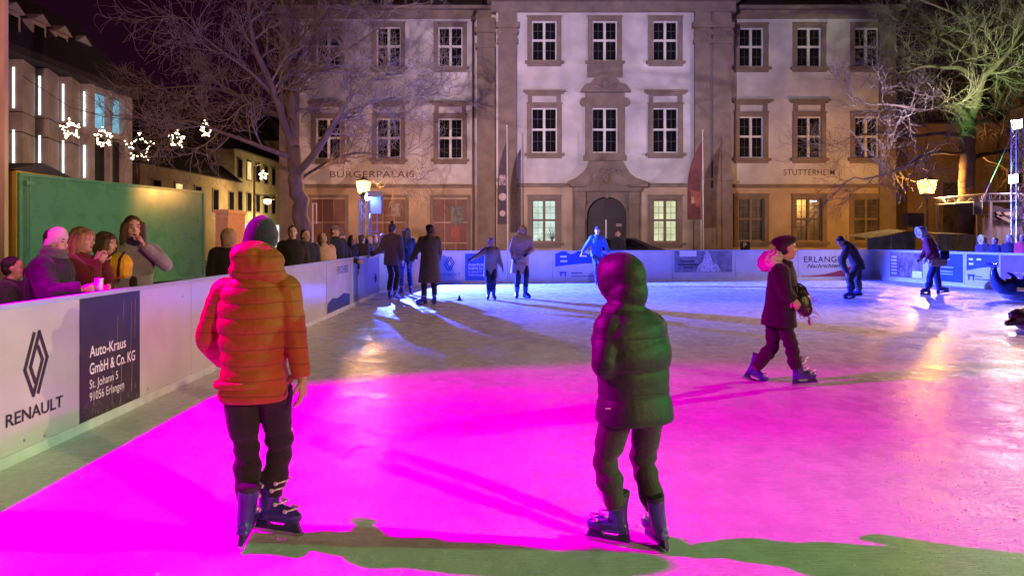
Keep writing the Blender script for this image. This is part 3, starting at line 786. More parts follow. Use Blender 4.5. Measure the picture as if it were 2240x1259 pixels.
for px, py, D in ((18, 52, 27.3), (77, 75, 29.3), (127, 98, 31.3), (172, 117, 33.4)):
    x = XP(px, D) + 18; y = D - 22; z = ZP(py, D)
    d = MB().box(x - .75, x + .15, y - .45, y + .45, z - .5, z + .45).prism([(y - .55, z + .452), (y, z + .8), (y + .55, z + .452)], x - .9, x + .3, 'yz').build("dormer", CONC, mod)
    MB().box(x + .152, x + .17, y - .3, y + .3, z - .35, z + .3).build("dormer_window", GLASS, d)

# ================================================================== houses down the street
TAN = mat("tan house plaster", (.34, .23, .14), .85, .2, 1.5, .3, 20)
TAN2 = mat("brown house plaster", (.24, .15, .12), .85, .2, 1.5, .3, 20)
CREAMP = mat("cream house plaster", (.42, .34, .20), .85, .2, 1.5, .3, 20)
WARMW = emat("warm lit window", (1.0, .70, .30), 1.1)
SHOPW = emat("shop light", (.80, .92, .85), 1.1)
SHOPY = emat("yellow shop light", (1.0, .62, .08), 1.0)
def house(label, x, y0, y1, h, rh, m, wins, lit=(), depth=8, shops=()):
    t = thing("town_house", label, "house", (x, y0, 0))
    L_ = y1 - y0
    MB().box(-depth, 0, 0, L_, 0, h).build("wall", m, t)
    MB().prism([(.35, h + .002), (-depth / 2, h + rh), (-depth - .2, h + .002)], -.1, L_ + .1, 'xz').build("roof", ROOFP, t)
    nw, rows, wz0, dz = wins
    k = 0
    for r in range(rows):
        for i in range(nw):
            yc = L_ * (i + .5) / nw; z0 = wz0 + r * dz
            w = MB().box(.0, .05, yc - .55, yc + .55, z0 - .1, z0 + 1.5).build("window", STONE, t)
            MB().box(.052, .06, yc - .42, yc + .42, z0, z0 + 1.4).build("pane", WARMW if k in lit else GLASS, w)
            k += 1
    for (a, b, z0, z1, mm) in shops:
        MB().box(.02, .06, a, b, z0, z1).build("shop_window", mm, t)
    return t
house("low tan house with a small lit attic window behind the green container", -20.0, 40.2, 54, 5.5, 3.4, TAN, (5, 1, 3.3, 2), lit=(1,))
house("tall brown gabled house behind the low tan house", -27.0, 50, 60, 9.5, 4.0, TAN2, (4, 2, 4.5, 2.6))
house("dark street house with lit shop fronts at its foot", -21.0, 56, 68, 8.2, 4.0, CREAMP, (6, 2, 3.6, 2.5), lit=(7,), shops=((.6, 3.6, .6, 2.6, SHOPW), (4.4, 6.2, .8, 3.0, SHOPY), (7, 10.6, .6, 2.6, SHOPW)))
house("far cream house closing the side street", -20.6, 69, 84, 10.5, 4.0, CREAMP, (6, 3, 3.6, 2.6), lit=(3, 9), shops=((1, 5, .6, 2.8, SHOPW), (7, 12, .6, 2.8, SHOPY)))
# building beyond the palace, on its right
house2 = thing("side_building", "dim ochre building behind the bare tree right of the palace", "building", (19.9, 37.2, 0))
MB().box(0, 28, 0, 8, 0, 7.2).build("wall", mat("ochre plaster", (.22, .15, .075), .85, .3, .8, .4, 12), house2)
MB().prism([(-.5, 7.202), (4, 10.6), (8.5, 7.202)], -.3, 28.3, 'yz').build("roof", ROOFP, house2)
for i in range(7):
    w = MB().box(1.6 + i * 3.2, 3.0 + i * 3.2, -.05, .0, .9, 4.4).build("window", STONE, house2)
    MB().box(1.75 + i * 3.2, 2.85 + i * 3.2, -.06, -.052, 1.05, 4.25).build("pane", GLASSG, w)
    MB().box(.9 + i * 3.2, 1.25 + i * 3.2, -.16, 0, 0, 6.6).build("pilaster", MATS["ochre plaster"], house2)

# ================================================================== containers and huts at the left
GREENP = mat("green container paint", (.06, .20, .09), .28, .15, 1.5, .12, 4, rvar=.08)
OCHREP = mat("ochre hut panels", (.38, .22, .035), .5, .12, 2, .1, 6)
CA, CB = Vector((-12.65, 19.0, 0)), Vector((-11.15, 26.7, 0))
d = CB - CA; cl = d.length
con = thing("container", "large green container wall behind the spectators", "container", CA, math.atan2(d.y, d.x))
MB().box(0, cl, 0, 2.4, .10, 3.13, .02).build("body", GREENP, con)
mb = MB()
for s in (0.0, cl): mb.box(s - .05, s + .05, -.05, .06, .05, 3.16)
mb.box(.051, cl - .051, -.045, .06, 3.08, 3.155).box(.051, cl - .051, -.045, .06, .05, .15)
for s in (.16, .26): mb.bar((s, -.06, .2), (s, -.06, 3.05), .016)
mb.box(.1, .34, -.12, -.04, 2.86, 2.96).build("frame", mat("green container frame", (.07, .20, .10), .35, .2), con)
ends = thing("hut", "ochre market hut wall at the left edge beside the green container", "hut", (-14.7, 18.9, 0))
MB().box(0, 2.02, 0, 2.0, .02, 3.22).build("wall", OCHREP, ends)
mb = MB()
for k in range(6): mb.box(.33 * k + .16, .33 * k + .175, -.006, .002, .05, 3.2)
mb.build("panel_joints", mat("dark joint", (.08, .05, .02), .8), ends)
MB().prism([(-.3, 3.222), (1.0, 3.5), (2.3, 3.222)], -.1, 2.08, 'yz').build("roof", ROOFP, ends)
kio = thing("kiosk", "narrow orange tan kiosk wall right of the green container", "kiosk", (-11.35, 28.3, 0))
MB().box(0, .48, 0, 1.8, 0, 2.42).build("wall", mat("orange tan panel", (.55, .30, .16), .6, .12), kio)
MB().box(-.05, .53, -.06, 1.86, 2.422, 2.56).box(-.02, .5, -.03, 0, 2.26, 2.34).build("roof_trim", mat("pale tan trim", (.6, .38, .22), .6, .1), kio)
pole = MB().box(-12.56, -12.42, 18.1, 18.24, 0, 7.4).build("timber_post", mat("pinkish timber", (.52, .33, .28), .7, .2, 4, stretch=(1, 1, .2)))
tag(pole, "tall pale timber post cut by the left edge of the photo", "post")
# ================================================================== bare trees
class Twigs:
    def __init__(s): s.v = []; s.f = []
    def tube(s, pts, radii, n):
        base = len(s.v); m = len(pts)
        ax = None
        for i, p in enumerate(pts):
            d = (pts[min(i + 1, m - 1)] - pts[max(i - 1, 0)])
            d = d.normalized() if d.length > 1e-9 else Vector((0, 0, 1))
            if ax is None: ax = d.orthogonal().normalized()
            ax = ax - d * ax.dot(d)
            ax = ax.normalized() if ax.length > 1e-6 else d.orthogonal().normalized()
            ay = d.cross(ax)
            for k in range(n):
                t = 2 * math.pi * k / n
                s.v.append(p + (ax * math.cos(t) + ay * math.sin(t)) * radii[i])
        for i in range(m - 1):
            for k in range(n):
                a = base + i * n + k; b = base + i * n + (k + 1) % n
                s.f.append((a, b, b + n, a + n))
    def build(s, name, m, parent, loc):
        me = bpy.data.meshes.new(name); me.from_pydata([tuple(v - loc) for v in s.v], [], s.f); me.update()
        return link(name, me, m, parent, True)
BARK = mat("grey brown bark", (.115, .085, .068), .9, .35, 5, .8, 18, stretch=(1, 1, .35))
TWIG = mat("twig bark", (.18, .145, .12), .9, .3, 8)
def grow(tw, rnd, p, d, length, r, level, tropism=.05, wob=.26):
    segs = 6 if level < 2 else (5 if level < 3 else 4)
    pts = [p.copy()]; rad = [r]; dirs = []
    for i in range(segs):
        d = (d + Vector((rnd.gauss(0, wob), rnd.gauss(0, wob), rnd.gauss(0, wob) + tropism))).normalized()
        p = p + d * (length / segs); pts.append(p.copy()); rad.append(max(.0065, r * (1 - .66 * (i + 1) / segs))); dirs.append(d.copy())
    tw[min(level, 2)].tube(pts, rad, 6 if level < 1 else (4 if level < 3 else 3))
    if level >= 3: return
    kids = (6, 8, 7)[level]
    for k in range(kids):
        t = .22 + .78 * (k + rnd.random()) / kids
        i = min(segs - 1, int(t * segs)); q = pts[i].lerp(pts[i + 1], t * segs - i)
        ax = dirs[i].orthogonal().normalized(); ax.rotate(Matrix.Rotation(rnd.random() * 6.283, 3, dirs[i]))
        nd = (dirs[i] * (.75 + .3 * rnd.random()) + ax * (.55 + .5 * rnd.random())).normalized()
        grow(tw, rnd, q, nd, length * (.46 + .26 * rnd.random()), max(.008, rad[i] * (.58 + .15 * rnd.random())), level + 1, tropism, wob)
def tree(label, base, trunk, limbs, seed, spread=1.0, kid_len=1.5, dens=1.0, tw_extra=None, top_kids=7):
    rnd = random.Random(seed)
    t = thing("bare_tree", label, "tree", base)
    T = Twigs(); tw = [Twigs(), Twigs(), Twigs()]
    def smooth(pl):
        P = [a for a, _ in pl]; Rr = [b for _, b in pl]
        for _ in range(2):
            Q, S = [P[0]], [Rr[0]]
            for i in range(len(P) - 1):
                Q += [P[i].lerp(P[i + 1], .25), P[i].lerp(P[i + 1], .75)]; S += [Rr[i] * .75 + Rr[i + 1] * .25, Rr[i] * .25 + Rr[i + 1] * .75]
            P, Rr = Q + [P[-1]], S + [Rr[-1]]
        for i in range(1, len(P) - 1):
            P[i] = P[i] + Vector((rnd.gauss(0, .5), rnd.gauss(0, .5), rnd.gauss(0, .3))) * Rr[i] * .25
        return P, Rr
    P, Rr = smooth(trunk); T.tube(P, Rr, 14)
    for pl in limbs:
        P, Rr = smooth(pl); tw[0].tube(P, Rr, 8)
        n = len(P); L_ = sum((P[i + 1] - P[i]).length for i in range(n - 1))
        cnt = max(3, int(L_ * 2.1 * dens))
        for k in range(cnt):
            u = .26 + .74 * (k + rnd.random()) / cnt
            i = min(n - 2, int(u * (n - 1))); q = P[i].lerp(P[i + 1], u * (n - 1) - i); d = (P[i + 1] - P[i]).normalized()
            ax = d.orthogonal().normalized(); ax.rotate(Matrix.Rotation(rnd.random() * 6.283, 3, d))
            grow(tw, rnd, q, (d * .5 + ax * spread * (.6 + .4 * rnd.random())).normalized(), kid_len * (.7 + .7 * rnd.random()), max(.012, Rr[i] * .42), 1)
        grow(tw, rnd, P[-1], (P[-1] - P[-2]).normalized(), kid_len * 1.3, Rr[-1], 1)
    loc = Vector(base)
    T.build("trunk", BARK, t, loc); tw[0].build("limbs", BARK, t, loc); tw[1].build("branches", TWIG, t, loc); tw[2].build("twigs", TWIG, t, loc)
    return t
def pl(D, *pts, dz=0.0):
    out = []
    for i, q in enumerate(pts):
        dd = q[3] if len(q) > 3 else 0
        out.append((W(q[0], q[1], D + dd), q[2]))
    return out
DL = 27.0
tree("large bare tree with dark spreading branches left of the palace", W(676, 609, DL),
     pl(DL, (684, 612, .46), (676, 560, .34), (664, 500, .30), (652, 430, .28), (644, 370, .27), (640, 320, .24)),
     [pl(DL, (640, 330, 0.216), (636, 240, 0.176, .4), (646, 150, 0.136, .8), (640, 60, 0.096, 1), (632, -50, 0.056, 1)),
      pl(DL, (640, 320, 0.160), (612, 240, 0.136, -.3), (587, 167, 0.112, -.5), (556, 110, 0.096, -.7), (545, 40, 0.072, -.6), (540, -60, 0.040, -.6)),
      pl(DL, (646, 385, 0.152), (690, 335, 0.128, -.8), (725, 280, 0.112, -1.2), (751, 235, 0.088, -1.5), (775, 200, 0.072, -1.7), (822, 168, 0.048, -1.9), (880, 160, 0.024, -2)),
      pl(DL, (735, 262, 0.064, -1.3), (770, 240, 0.048, -1.4), (820, 222, 0.036, -1.2), (870, 212, 0.024, -1)),
      pl(DL, (640, 300, 0.128), (618, 175, 0.096, 1), (660, 112, 0.072, 1.5), (706, 50, 0.048, 2), (740, -20, 0.032, 2)),
      pl(DL, (642, 345, 0.120), (596, 330, 0.096, -.6), (530, 305, 0.072, -1), (470, 285, 0.056, -1.3), (420, 262, 0.040, -1.5), (370, 268, 0.024, -1.5)),
      pl(DL, (636, 265, 0.112), (570, 235, 0.080, .8), (500, 200, 0.056, 1.4), (430, 185, 0.040, 1.6), (345, 195, 0.020, 1.6)),
      pl(DL, (600, 210, 0.080, -.3), (540, 150, 0.056, -1), (480, 110, 0.040, -1.4), (420, 60, 0.024, -1.8)),
      pl(DL, (648, 400, 0.104), (690, 372, 0.080, 1), (730, 348, 0.056, 1.6), (790, 330, 0.040, 2), (850, 345, 0.024, 2)),
      pl(DL, (642, 200, 0.080, .6), (690, 150, 0.056, .4), (760, 110, 0.040, .2), (830, 60, 0.024, 0))],
     11, kid_len=1.55, dens=1.0)
DR = 29.0
tree("bare tree with green lit trunk beside the right street lamp", W(2112, 603, DR),
     pl(DR, (2108, 606, .48), (2110, 550, .36), (2112, 470, .30), (2114, 390, .28), (2117, 310, .27), (2119, 255, .25)),
     [pl(DR, (2119, 262, .24), (2126, 200, .19, .3), (2132, 150, .16, .5), (2135, 95, .13, .7), (2122, 50, .10, .8), (2110, 0, .07, .8), (2100, -60, .04, .8)),
      pl(DR, (2121, 258, .19), (2139, 205, .16, -.4), (2150, 165, .14, -.6), (2175, 147, .11, -.9), (2200, 122, .08, -1.1), (2228, 82, .05, -1.2), (2260, 40, .03, -1.2)),
      pl(DR, (2116, 262, .17), (2100, 240, .15, -.6), (2080, 229, .13, -1), (2040, 233, .10, -1.4), (2012, 243, .07, -1.7), (1975, 232, .05, -1.9), (1930, 228, .03, -2)),
      pl(DR, (2128, 168, .11, .5), (2100, 146, .09, .2), (2062, 149, .07, 0), (2028, 142, .05, -.3), (1985, 156, .03, -.5)),
      pl(DR, (2116, 330, .05), (2090, 338, .045, -.6), (2050, 330, .08, -1.5), (2010, 345, .06, -1.8), (1960, 375, .045, -2), (1890, 392, .03, -2)),
      pl(DR, (2116, 350, .13), (2150, 338, .10, 1), (2200, 332, .08, 1.4), (2250, 318, .06, 1.6), (2300, 320, .03, 1.6)),
      pl(DR, (2134, 110, .09, .6), (2165, 75, .07, 1), (2190, 30, .05, 1.2), (2215, -20, .03, 1.2)),
      pl(DR, (2117, 300, .10), (2060, 290, .08, .8), (2000, 300, .06, 1.2), (1940, 285, .045, 1.4), (1860, 300, .03, 1.5)),
      pl(DR, (2118, 275, .10), (2160, 262, .08, 1.2), (2210, 240, .06, 1.8), (2270, 215, .04, 2)),
      pl(DR, (2128, 60, .07, .8), (2090, 30, .05, .6), (2040, 10, .035, .4), (1990, -10, .02, .3)),
      pl(DR, (2132, 130, .08, .5), (2080, 95, .06, 1.2), (2030, 70, .045, 1.6), (1985, 60, .03, 1.8))],
     23, kid_len=1.5, dens=.8)
tree("dim bare tree deep behind the right street lamp", W(2240, 590, 36.0),
     pl(36, (2240, 600, .5), (2236, 420, .4), (2230, 300, .34), (2225, 220, .28)),
     [pl(36, (2226, 240, .2), (2200, 120, .14), (2180, 20, .08), (2170, -60, .04)),
      pl(36, (2228, 260, .2), (2150, 180, .13, 1), (2060, 120, .09, 1.5), (1990, 60, .05, 2)),
      pl(36, (2228, 300, .18), (2130, 250, .12, -1), (2050, 200, .08, -1), (1990, 190, .04, -1)),
      pl(36, (2226, 230, .2), (2260, 120, .14), (2290, 20, .08)),
      pl(36, (2226, 280, .16), (2140, 90, .1, 2), (2080, 0, .06, 2.5))],
     31, kid_len=2.0, dens=.9)

# ================================================================== street lamps
LAMPG = emat("glowing lamp glass", (1.0, .55, .14), 3.2, see=.8)
LAMPM = mat("dark lamp iron", (.06, .055, .05), .5, .2)
LAMPP = mat("grey lamp post paint", (.30, .28, .25), .5, .15)
QA, QB = Vector((.7071, .7071, 0)), Vector((-.7071, .7071, 0))
def lamp(label, px, py0, py1, D, base_py, power):
    x = XP(px, D); t = thing("street_lamp", label, "street lamp", (x, D, 0))
    z1, z0 = ZP(py0, D), ZP(py1, D)
    mb = MB().bar((0, 0, 0), (0, 0, .9), .09, .07, 12).bar((0, 0, .9), (0, 0, z0 - .18), .06, .045, 12).bar((0, 0, z0 - .18), (0, 0, z0 - .04), .045, .10, 12).ell((0, 0, .92), (.09, .09, .05))
    mb.build("post", LAMPP, t, True)
    h = z1 - z0; rb, rt = h * .33, h * .52
    L = MB(); c = lambda r, z: [(-r, -r, z), (r, -r, z), (r, r, z), (-r, r, z)]
    lo_, hi = c(rb * .9, z0), c(rt * .9, z1)
    for i in range(4): L.quad(lo_[i], lo_[(i + 1) % 4], hi[(i + 1) % 4], hi[i])
    lan = MB()
    for i in range(4): lan.bar(c(rb, z0)[i], c(rt, z1)[i], .012, .012, 6)
    for i in range(4): lan.bar(c(rb, z0)[i], c(rb, z0)[(i + 1) % 4], .014, .014, 6).bar(c(rt, z1)[i], c(rt, z1)[(i + 1) % 4], .016, .016, 6)
    lan.box(-rb, rb, -rb, rb, z0 - .04, z0 - .012)
    ln = lan.build("lantern_frame", LAMPM, t)
    L.build("lantern_glass", LAMPG, ln)
    MB().loft([(Vector((0, 0, z1 + .02)), QA, QB, rt * 1.5, rt * 1.5), (Vector((0, 0, z1 + .12)), QA, QB, rt * .6, rt * .6), (Vector((0, 0, z1 + .20)), QA, QB, .03, .03)], 4).build("lantern_cap", LAMPM, ln)
    p = point("street_lamp_light", (x, D, (z0 + z1) / 2), power, (1.0, .45, .10), .12)
    return t
lamp("glowing street lamp behind the truss tower left of the palace", 795, 397, 424, 29.5, 545, 1150)
lamp("glowing street lamp beside the bare tree on the right", 2028, 395, 424, 29.5, 545, 1800)
lamp2 = thing("street_lamp", "small hanging lamp glowing over the side street", "street lamp", W(585, 438, 52))
MB().bar((-.9, 0, .35), (.7, 0, .35), .03).loft([(Vector((0, 0, .3)), Vector((1, 0, 0)), Vector((0, 1, 0)), .1, .1), (Vector((0, 0, .05)), Vector((1, 0, 0)), Vector((0, 1, 0)), .5, .5)], 12).build("arm", LAMPM, lamp2)
MB().ell((0, 0, -.08), (.26, .26, .2)).build("bulb", emat("warm bulb", (1, .8, .35), 5.0, see=.5), lamp2)
point("side_street_light", W(585, 446, 51.6), 900, (1, .72, .3), .2)
point("shop_light", (-18.5, 60, 3.2), 900, (1, .75, .35), .3)
mpole = MB().bar((0, 0, 0), (0, 0, 6.3), .10, .07, 10).bar((0, 0, 6.3), (.5, 0, 6.5), .04).build("street_pole", mat("pale pole paint", (.6, .52, .36), .5, .1)); mpole.location = (XP(556, 50), 50, 0)
tag(mpole, "tall pale pole standing in the side street below the small star", "pole")

# ================================================================== christmas stars across the street
STARW = mat("star wire", (.03, .03, .025), .6, .1)
BULB = emat("star bulb", (1.0, .80, .50), 9.0, see=.3)
def star(label, px, py, rpx, D, tilt=0.0, turn=0.0, seed=1):
    r = rpx / F * D; c = W(px, py, D); rnd = random.Random(seed)
    t = thing("light_star", label, "christmas star", c, turn, "star lights strung across the side street")
    pts = []
    for i in range(10):
        a = math.pi / 2 + i * math.pi / 5 + tilt; rr_ = r if i % 2 == 0 else r * .46
        pts.append(Vector((math.cos(a) * rr_, 0, math.sin(a) * rr_)))
    mb = MB()
    for dy in (-.06, .06):
        for i in range(10): mb.bar(pts[i] + Vector((0, dy, 0)), pts[(i + 1) % 10] + Vector((0, dy, 0)), .006, .006, 5)
    for p in pts: mb.bar(p + Vector((0, -.06, 0)), p + Vector((0, .06, 0)), .012, .012, 5)
    mb.bar(pts[0], pts[0] + Vector((0, 0, .5)), .008, .008, 4)
    mb.build("frame", STARW, t)
    bm_ = MB().ell((0, 0, 0), (.029,) * 3, None, 6, 5); bob = None
    for i in range(10):
        for k in range(4):
            p = pts[i].lerp(pts[(i + 1) % 10], (k + .5 * rnd.random()) / 4)
            if bob is None: bob = bm_.build("bulb", BULB, t); q = bob
            else: q = bob.copy(); COL.objects.link(q); q.parent = t
            q.location = p + Vector((rnd.gauss(0, .035), rnd.gauss(0, .07), rnd.gauss(0, .035)))
    return c + Vector((0, 0, r + .45))
tops = [star("star of lights hanging farthest left over the side street", 155, 283, 21, 27.6, .15, .15, 1),
        star("star of lights just left of the largest star", 226, 301, 21, 29, .1, .1, 2),
        star("largest star of lights at the lowest point of the string", 305, 322, 33, 30.5, 0, 0, 3),
        star("star of lights just right of the largest star", 385, 304, 19, 34, -.1, -.2, 4),
        star("small star of lights farthest right on the string, among the branches", 451, 284, 18, 35, -.15, -.5, 5)]
cab = MB(); ends_ = [Vector((-17.9, 27.0, 7.4))] + tops + [Vector((-13.2, 36.2, 8.2))]
cab.path(ends_, .012, 5); cb = cab.build("cable", LAMPM)
tag(cb, "thin cable carrying the five stars across the street", "cable")
star("tiny distant star of lights beside the pale pole", 576, 383, 10, 52, 0, 0, 6)

# ================================================================== truss tower with the blue spotlight
TRUSS = mat("aluminium truss", (.62, .63, .66), .3, .1, 10, metal=.85)
def truss(mb, a, b, w, n, r=.022, rb=.011, up=None):
    a, b = Vector(a), Vector(b); d = (b - a).normalized()
    ax = d.orthogonal().normalized() if up is None else (Vector(up) - d * Vector(up).dot(d)).normalized()
    ay = d.cross(ax); L_ = (b - a).length
    cs = [(ax * i + ay * j) * (w / 2) for i, j in ((-1, -1), (1, -1), (1, 1), (-1, 1))]
    for c in cs: mb.bar(a + c, b + c, r, r, 8)
    for k in range(n + 1):
        q = a + d * (L_ * k / n)
        for i in range(4): mb.bar(q + cs[i], q + cs[(i + 1) % 4], rb, rb, 6)
        if k < n:
            q2 = a + d * (L_ * (k + 1) / n)
            for i in range(4):
                s_, e_ = (i, (i + 1) % 4) if k % 2 else ((i + 1) % 4, i)
                mb.bar(q + cs[s_], q2 + cs[e_], rb, rb, 6)
    return mb
tow = thing("truss_tower", "aluminium truss tower at the far left corner of the rink carrying a blue spotlight", "light tower", (-4.85, 24.35, 0))
truss(MB(), (0, 0, .03), (0, 0, 2.75), .32, 7, up=(1, 0, 0)).build("truss", TRUSS, tow)
MB().box(-.35, .35, -.35, .35, 0, .03).build("base_plate", STEEL, tow)
sp = thing("spotlight", "blue glowing spotlight on top of the left truss tower", "spotlight", (-4.78, 24.27, 2.85))
dv = (Vector((3.5, 22, 0)) - Vector((-4.78, 24.27, 2.85))).normalized()
MB().bar(dv * -.16, dv * .02, .10, .13, 16).bar((0, 0, -.12), (0, 0, .12), .02).build("housing", LAMPM, sp)
MB().bar(dv * .022, dv * .03, .12, .12, 16).ell(dv * .05, (.115, .115, .115)).build("lens", emat("blue lens", (.14, .28, 1.0), 220.0, see=.0), sp)
MB().box(.10, .60, -.375, -.365, -.050, .15).box(.30, .33, -.364, -.05, .10, .13).build("beam_blocker", LAMPM, sp)  # added flap that cuts the blue beam off the near ice
sb = thing("loudspeaker", "flat box loudspeaker lit blue beside the spotlight on the left tower", "loudspeaker", (XP(823, 24.6), 24.6, ZP(447, 24.6)))
MB().box(-.19, .19, -.1, .16, -.32, .30, .02).build("cabinet", mat("blue grey cabinet", (.10, .13, .22), .4, .2), sb)
MB().box(-.17, .17, -.106, -.10, -.30, .28).build("grille", mat("grille mesh", (.14, .17, .28), .5, .3, 60), sb)
MB().bar((.0, .1, -.32), (.0, .16, -.9), .02).bar((0, .16, -.9), (-.3, -.1, -.9), .02).build("bracket", STEEL, sb)

# ================================================================== right: stall, truss roof, mast with white floodlights
PINKC = mat("pale stall curtain", (.62, .55, .60), .7, .1, 3, stretch=(8, 1, .4), bump=.6, bscale=4)
BANN = mat("dark violet banner cloth", (.07, .045, .11), .6, .3, 3, .4, 8)
SX, SY = XP(2166, 26), 26.0
st = thing("stall", "stall with truss roof, dark violet banner and pale curtain at the right edge", "stall", (SX, SY, 0))
mb = MB(); truss(mb, (-.1, 0, ZP(431, 26)), (4.2, 0, ZP(431, 26)), .26, 12, .022, .012, (0, 0, 1))
truss(mb, (0.05, .2, ZP(431, 26)), (.05, 3.5, ZP(431, 26)), .26, 10, .022, .012, (0, 0, 1)); mb.build("roof_truss", TRUSS, st)
for xa, ya in ((-.03, -.04), (3.9, -.04), (-.03, 3.2)): MB().box(xa, xa + .08, ya, ya + .08, 0, ZP(440, 26)).build("post", mat("pale post paint", (.6, .52, .42), .5, .1), st)
n = 40; mb = MB()
for i in range(n):
    x0, x1 = .06 + 3.8 * i / n, .06 + 3.8 * (i + 1) / n
    f = lambda x: .5 + .04 * math.sin(x * 21) + .02 * math.sin(x * 47)
    mb.quad((x0, f(x0), 0), (x1, f(x1), 0), (x1, f(x1), 2.2), (x0, f(x0), 2.2))
mb.build("curtain", PINKC, st, True)
mb = MB()
zt, zb_ = ZP(446, 26), ZP(481, 26)
for i in range(n):
    x0, x1 = .06 + 3.8 * i / n, .06 + 3.8 * (i + 1) / n
    f = lambda x: -.04 + .03 * math.sin(x * 5); tp = lambda x: zt - .06 - .12 * math.sin(x * 4.2 + 2.2) ** 2
    mb.quad((x0, f(x0), zb_), (x1, f(x1), zb_), (x1, f(x1), tp(x1)), (x0, f(x0), tp(x0)))
bn = mb.build("banner", BANN, st)
PRT = mat("pale banner print", (.55, .42, .30), .6, .3)
mb = MB()
for q in ([(.15, zt - .42), (.3, zt - .36), (.75, zt - .62), (.62, zt - .66)], [(.15, zt - .30), (.28, zt - .26), (.42, zt - .44), (.3, zt - .46)], [(.40, zt - .30), (.78, zt - .26), (.76, zt - .42), (.50, zt - .40)]):
    mb.prism(q, -.085, -.08)
mb.build("fish_print", PRT, bn)
mb = MB(); mb.box(.06, 3.9, .55, 3.4, ZP(440, 26), ZP(440, 26) + .04); mb.build("roof_sheet", mat("roof tarp", (.4, .36, .3), .6, .2), st)
mast = thing("light_mast", "white truss mast with two blazing floodlights at the right edge", "light tower", (XP(2229, 24), 24.15, 0))
mz = ZP(262, 24)
truss(MB(), (.06, 0, .03), (.06, 0, mz), .24, 18, .02, .011, (1, 0, 0)).build("truss", TRUSS, mast)
MB().box(-.4, .4, -.4, .4, 0, .03).build("base_plate", STEEL, mast)
MB().bar((.0, 0, mz - .2), (-.75, .6, ZP(440, 24)), .012).build("stay_wire", STEEL, mast)
for nm, P, lb in (("floodlight", FLOOD_A, "upper blazing white floodlight on the right mast"), ("floodlight", FLOOD_B, "lower blazing white floodlight on the right mast")):
    fl = thing(nm, lb, "floodlight", P + Vector((.05, .02, 0)))
    MB().box(-.02, .10, -.22, .22, -.15, .15, .015).bar((.1, 0, 0), (.2, .05, 0), .02).build("housing", LAMPM, fl)
    MB().box(-.032, -.021, -.20, .20, -.13, .13).build("lens", emat("white flood lens", (1.0, .97, .9), 45.0, see=.0), fl)
point("stall_light", (SX + 1.2, 25.0, 2.5), 70, (1.0, .62, .80), .15)
scr = thing("screen_frame", "square metal frame on a stand left of the stall", "stand", (XP(2147, 26.5), 26.5, 0))
mb = MB(); zz0, zz1 = ZP(469, 26.5), ZP(436, 26.5)
for a, b in (((-.28, zz0), (.28, zz0)), ((-.28, zz1), (.5, zz1)), ((-.28, zz0), (-.28, zz1)), ((.02, zz0), (.02, zz1)), ((.28, zz0), (.28, zz1))): mb.bar((a[0], 0, a[1]), (b[0], 0, b[1]), .018, .018, 6)
mb.bar((-.16, 0, 0), (-.16, 0, zz0), .018).bar((.1, 0, 0), (.1, 0, zz0), .018); mb.build("frame", STEEL, scr)
MB().box(-.26, .0, .0, .02, zz0 + .03, zz1 - .03).build("panel", mat("grey panel", (.16, .15, .13), .6), scr)
spk = thing("speaker_box", "dark box on legs behind the rink near the right street lamp", "loudspeaker", (XP(1999, 28.5), 28.5, 0))
MB().box(-.30, .30, -.2, .25, ZP(496, 28.5), ZP(466, 28.5), .02).build("cabinet", mat("dark speaker cabinet", (.045, .03, .035), .6), spk)
MB().bar((0, 0, 0), (0, 0, ZP(496, 28.5)), .03).bar((0, 0, .6), (-.4, 0, 0), .015).bar((0, 0, .6), (.4, 0, 0), .015).build("stand", LAMPM, spk)
# plastic canopies behind the right hand boards
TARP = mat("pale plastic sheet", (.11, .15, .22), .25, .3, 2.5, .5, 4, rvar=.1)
def canopy(label, px0, px1, D, pyl, pyr, depth=1.8):
    x0, x1 = XP(px0, D), XP(px1, D); zl, zr = ZP(pyl, D), ZP(pyr, D)
    t = thing("market_canopy", label, "canopy", (x0, D, 0)); w = x1 - x0
    mb = MB(); n = 16
    for i in range(n):
        a, b = w * i / n, w * (i + 1) / n
        zt_ = lambda x: zl + (zr - zl) * x / w; wv = lambda x: .03 * math.sin(x * 9) + .02 * math.sin(x * 23)
        mb.quad((a, wv(a), .55), (b, wv(b), .55), (b, wv(b) * .5, zt_(b)), (a, wv(a) * .5, zt_(a)))
        mb.quad((a, wv(a) * .5, zt_(a)), (b, wv(b) * .5, zt_(b)), (b, depth, zt_(b) + .12), (a, depth, zt_(a) + .12))
    mb.build("sheet", TARP, t)
    mb = MB()
    for x in (0, w / 2, w): mb.bar((x, .03, 0), (x, .03, zl + (zr - zl) * x / w - .02), .02).bar((x, depth, 0), (x, depth, zl + (zr - zl) * x / w + .1), .02)
    mb.build("frame", STEEL, t); return t
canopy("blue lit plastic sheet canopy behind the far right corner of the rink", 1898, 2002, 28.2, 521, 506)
canopy("grey plastic sheet canopy right of the skater in maroon", 2052, 2132, 27.4, 511, 513)

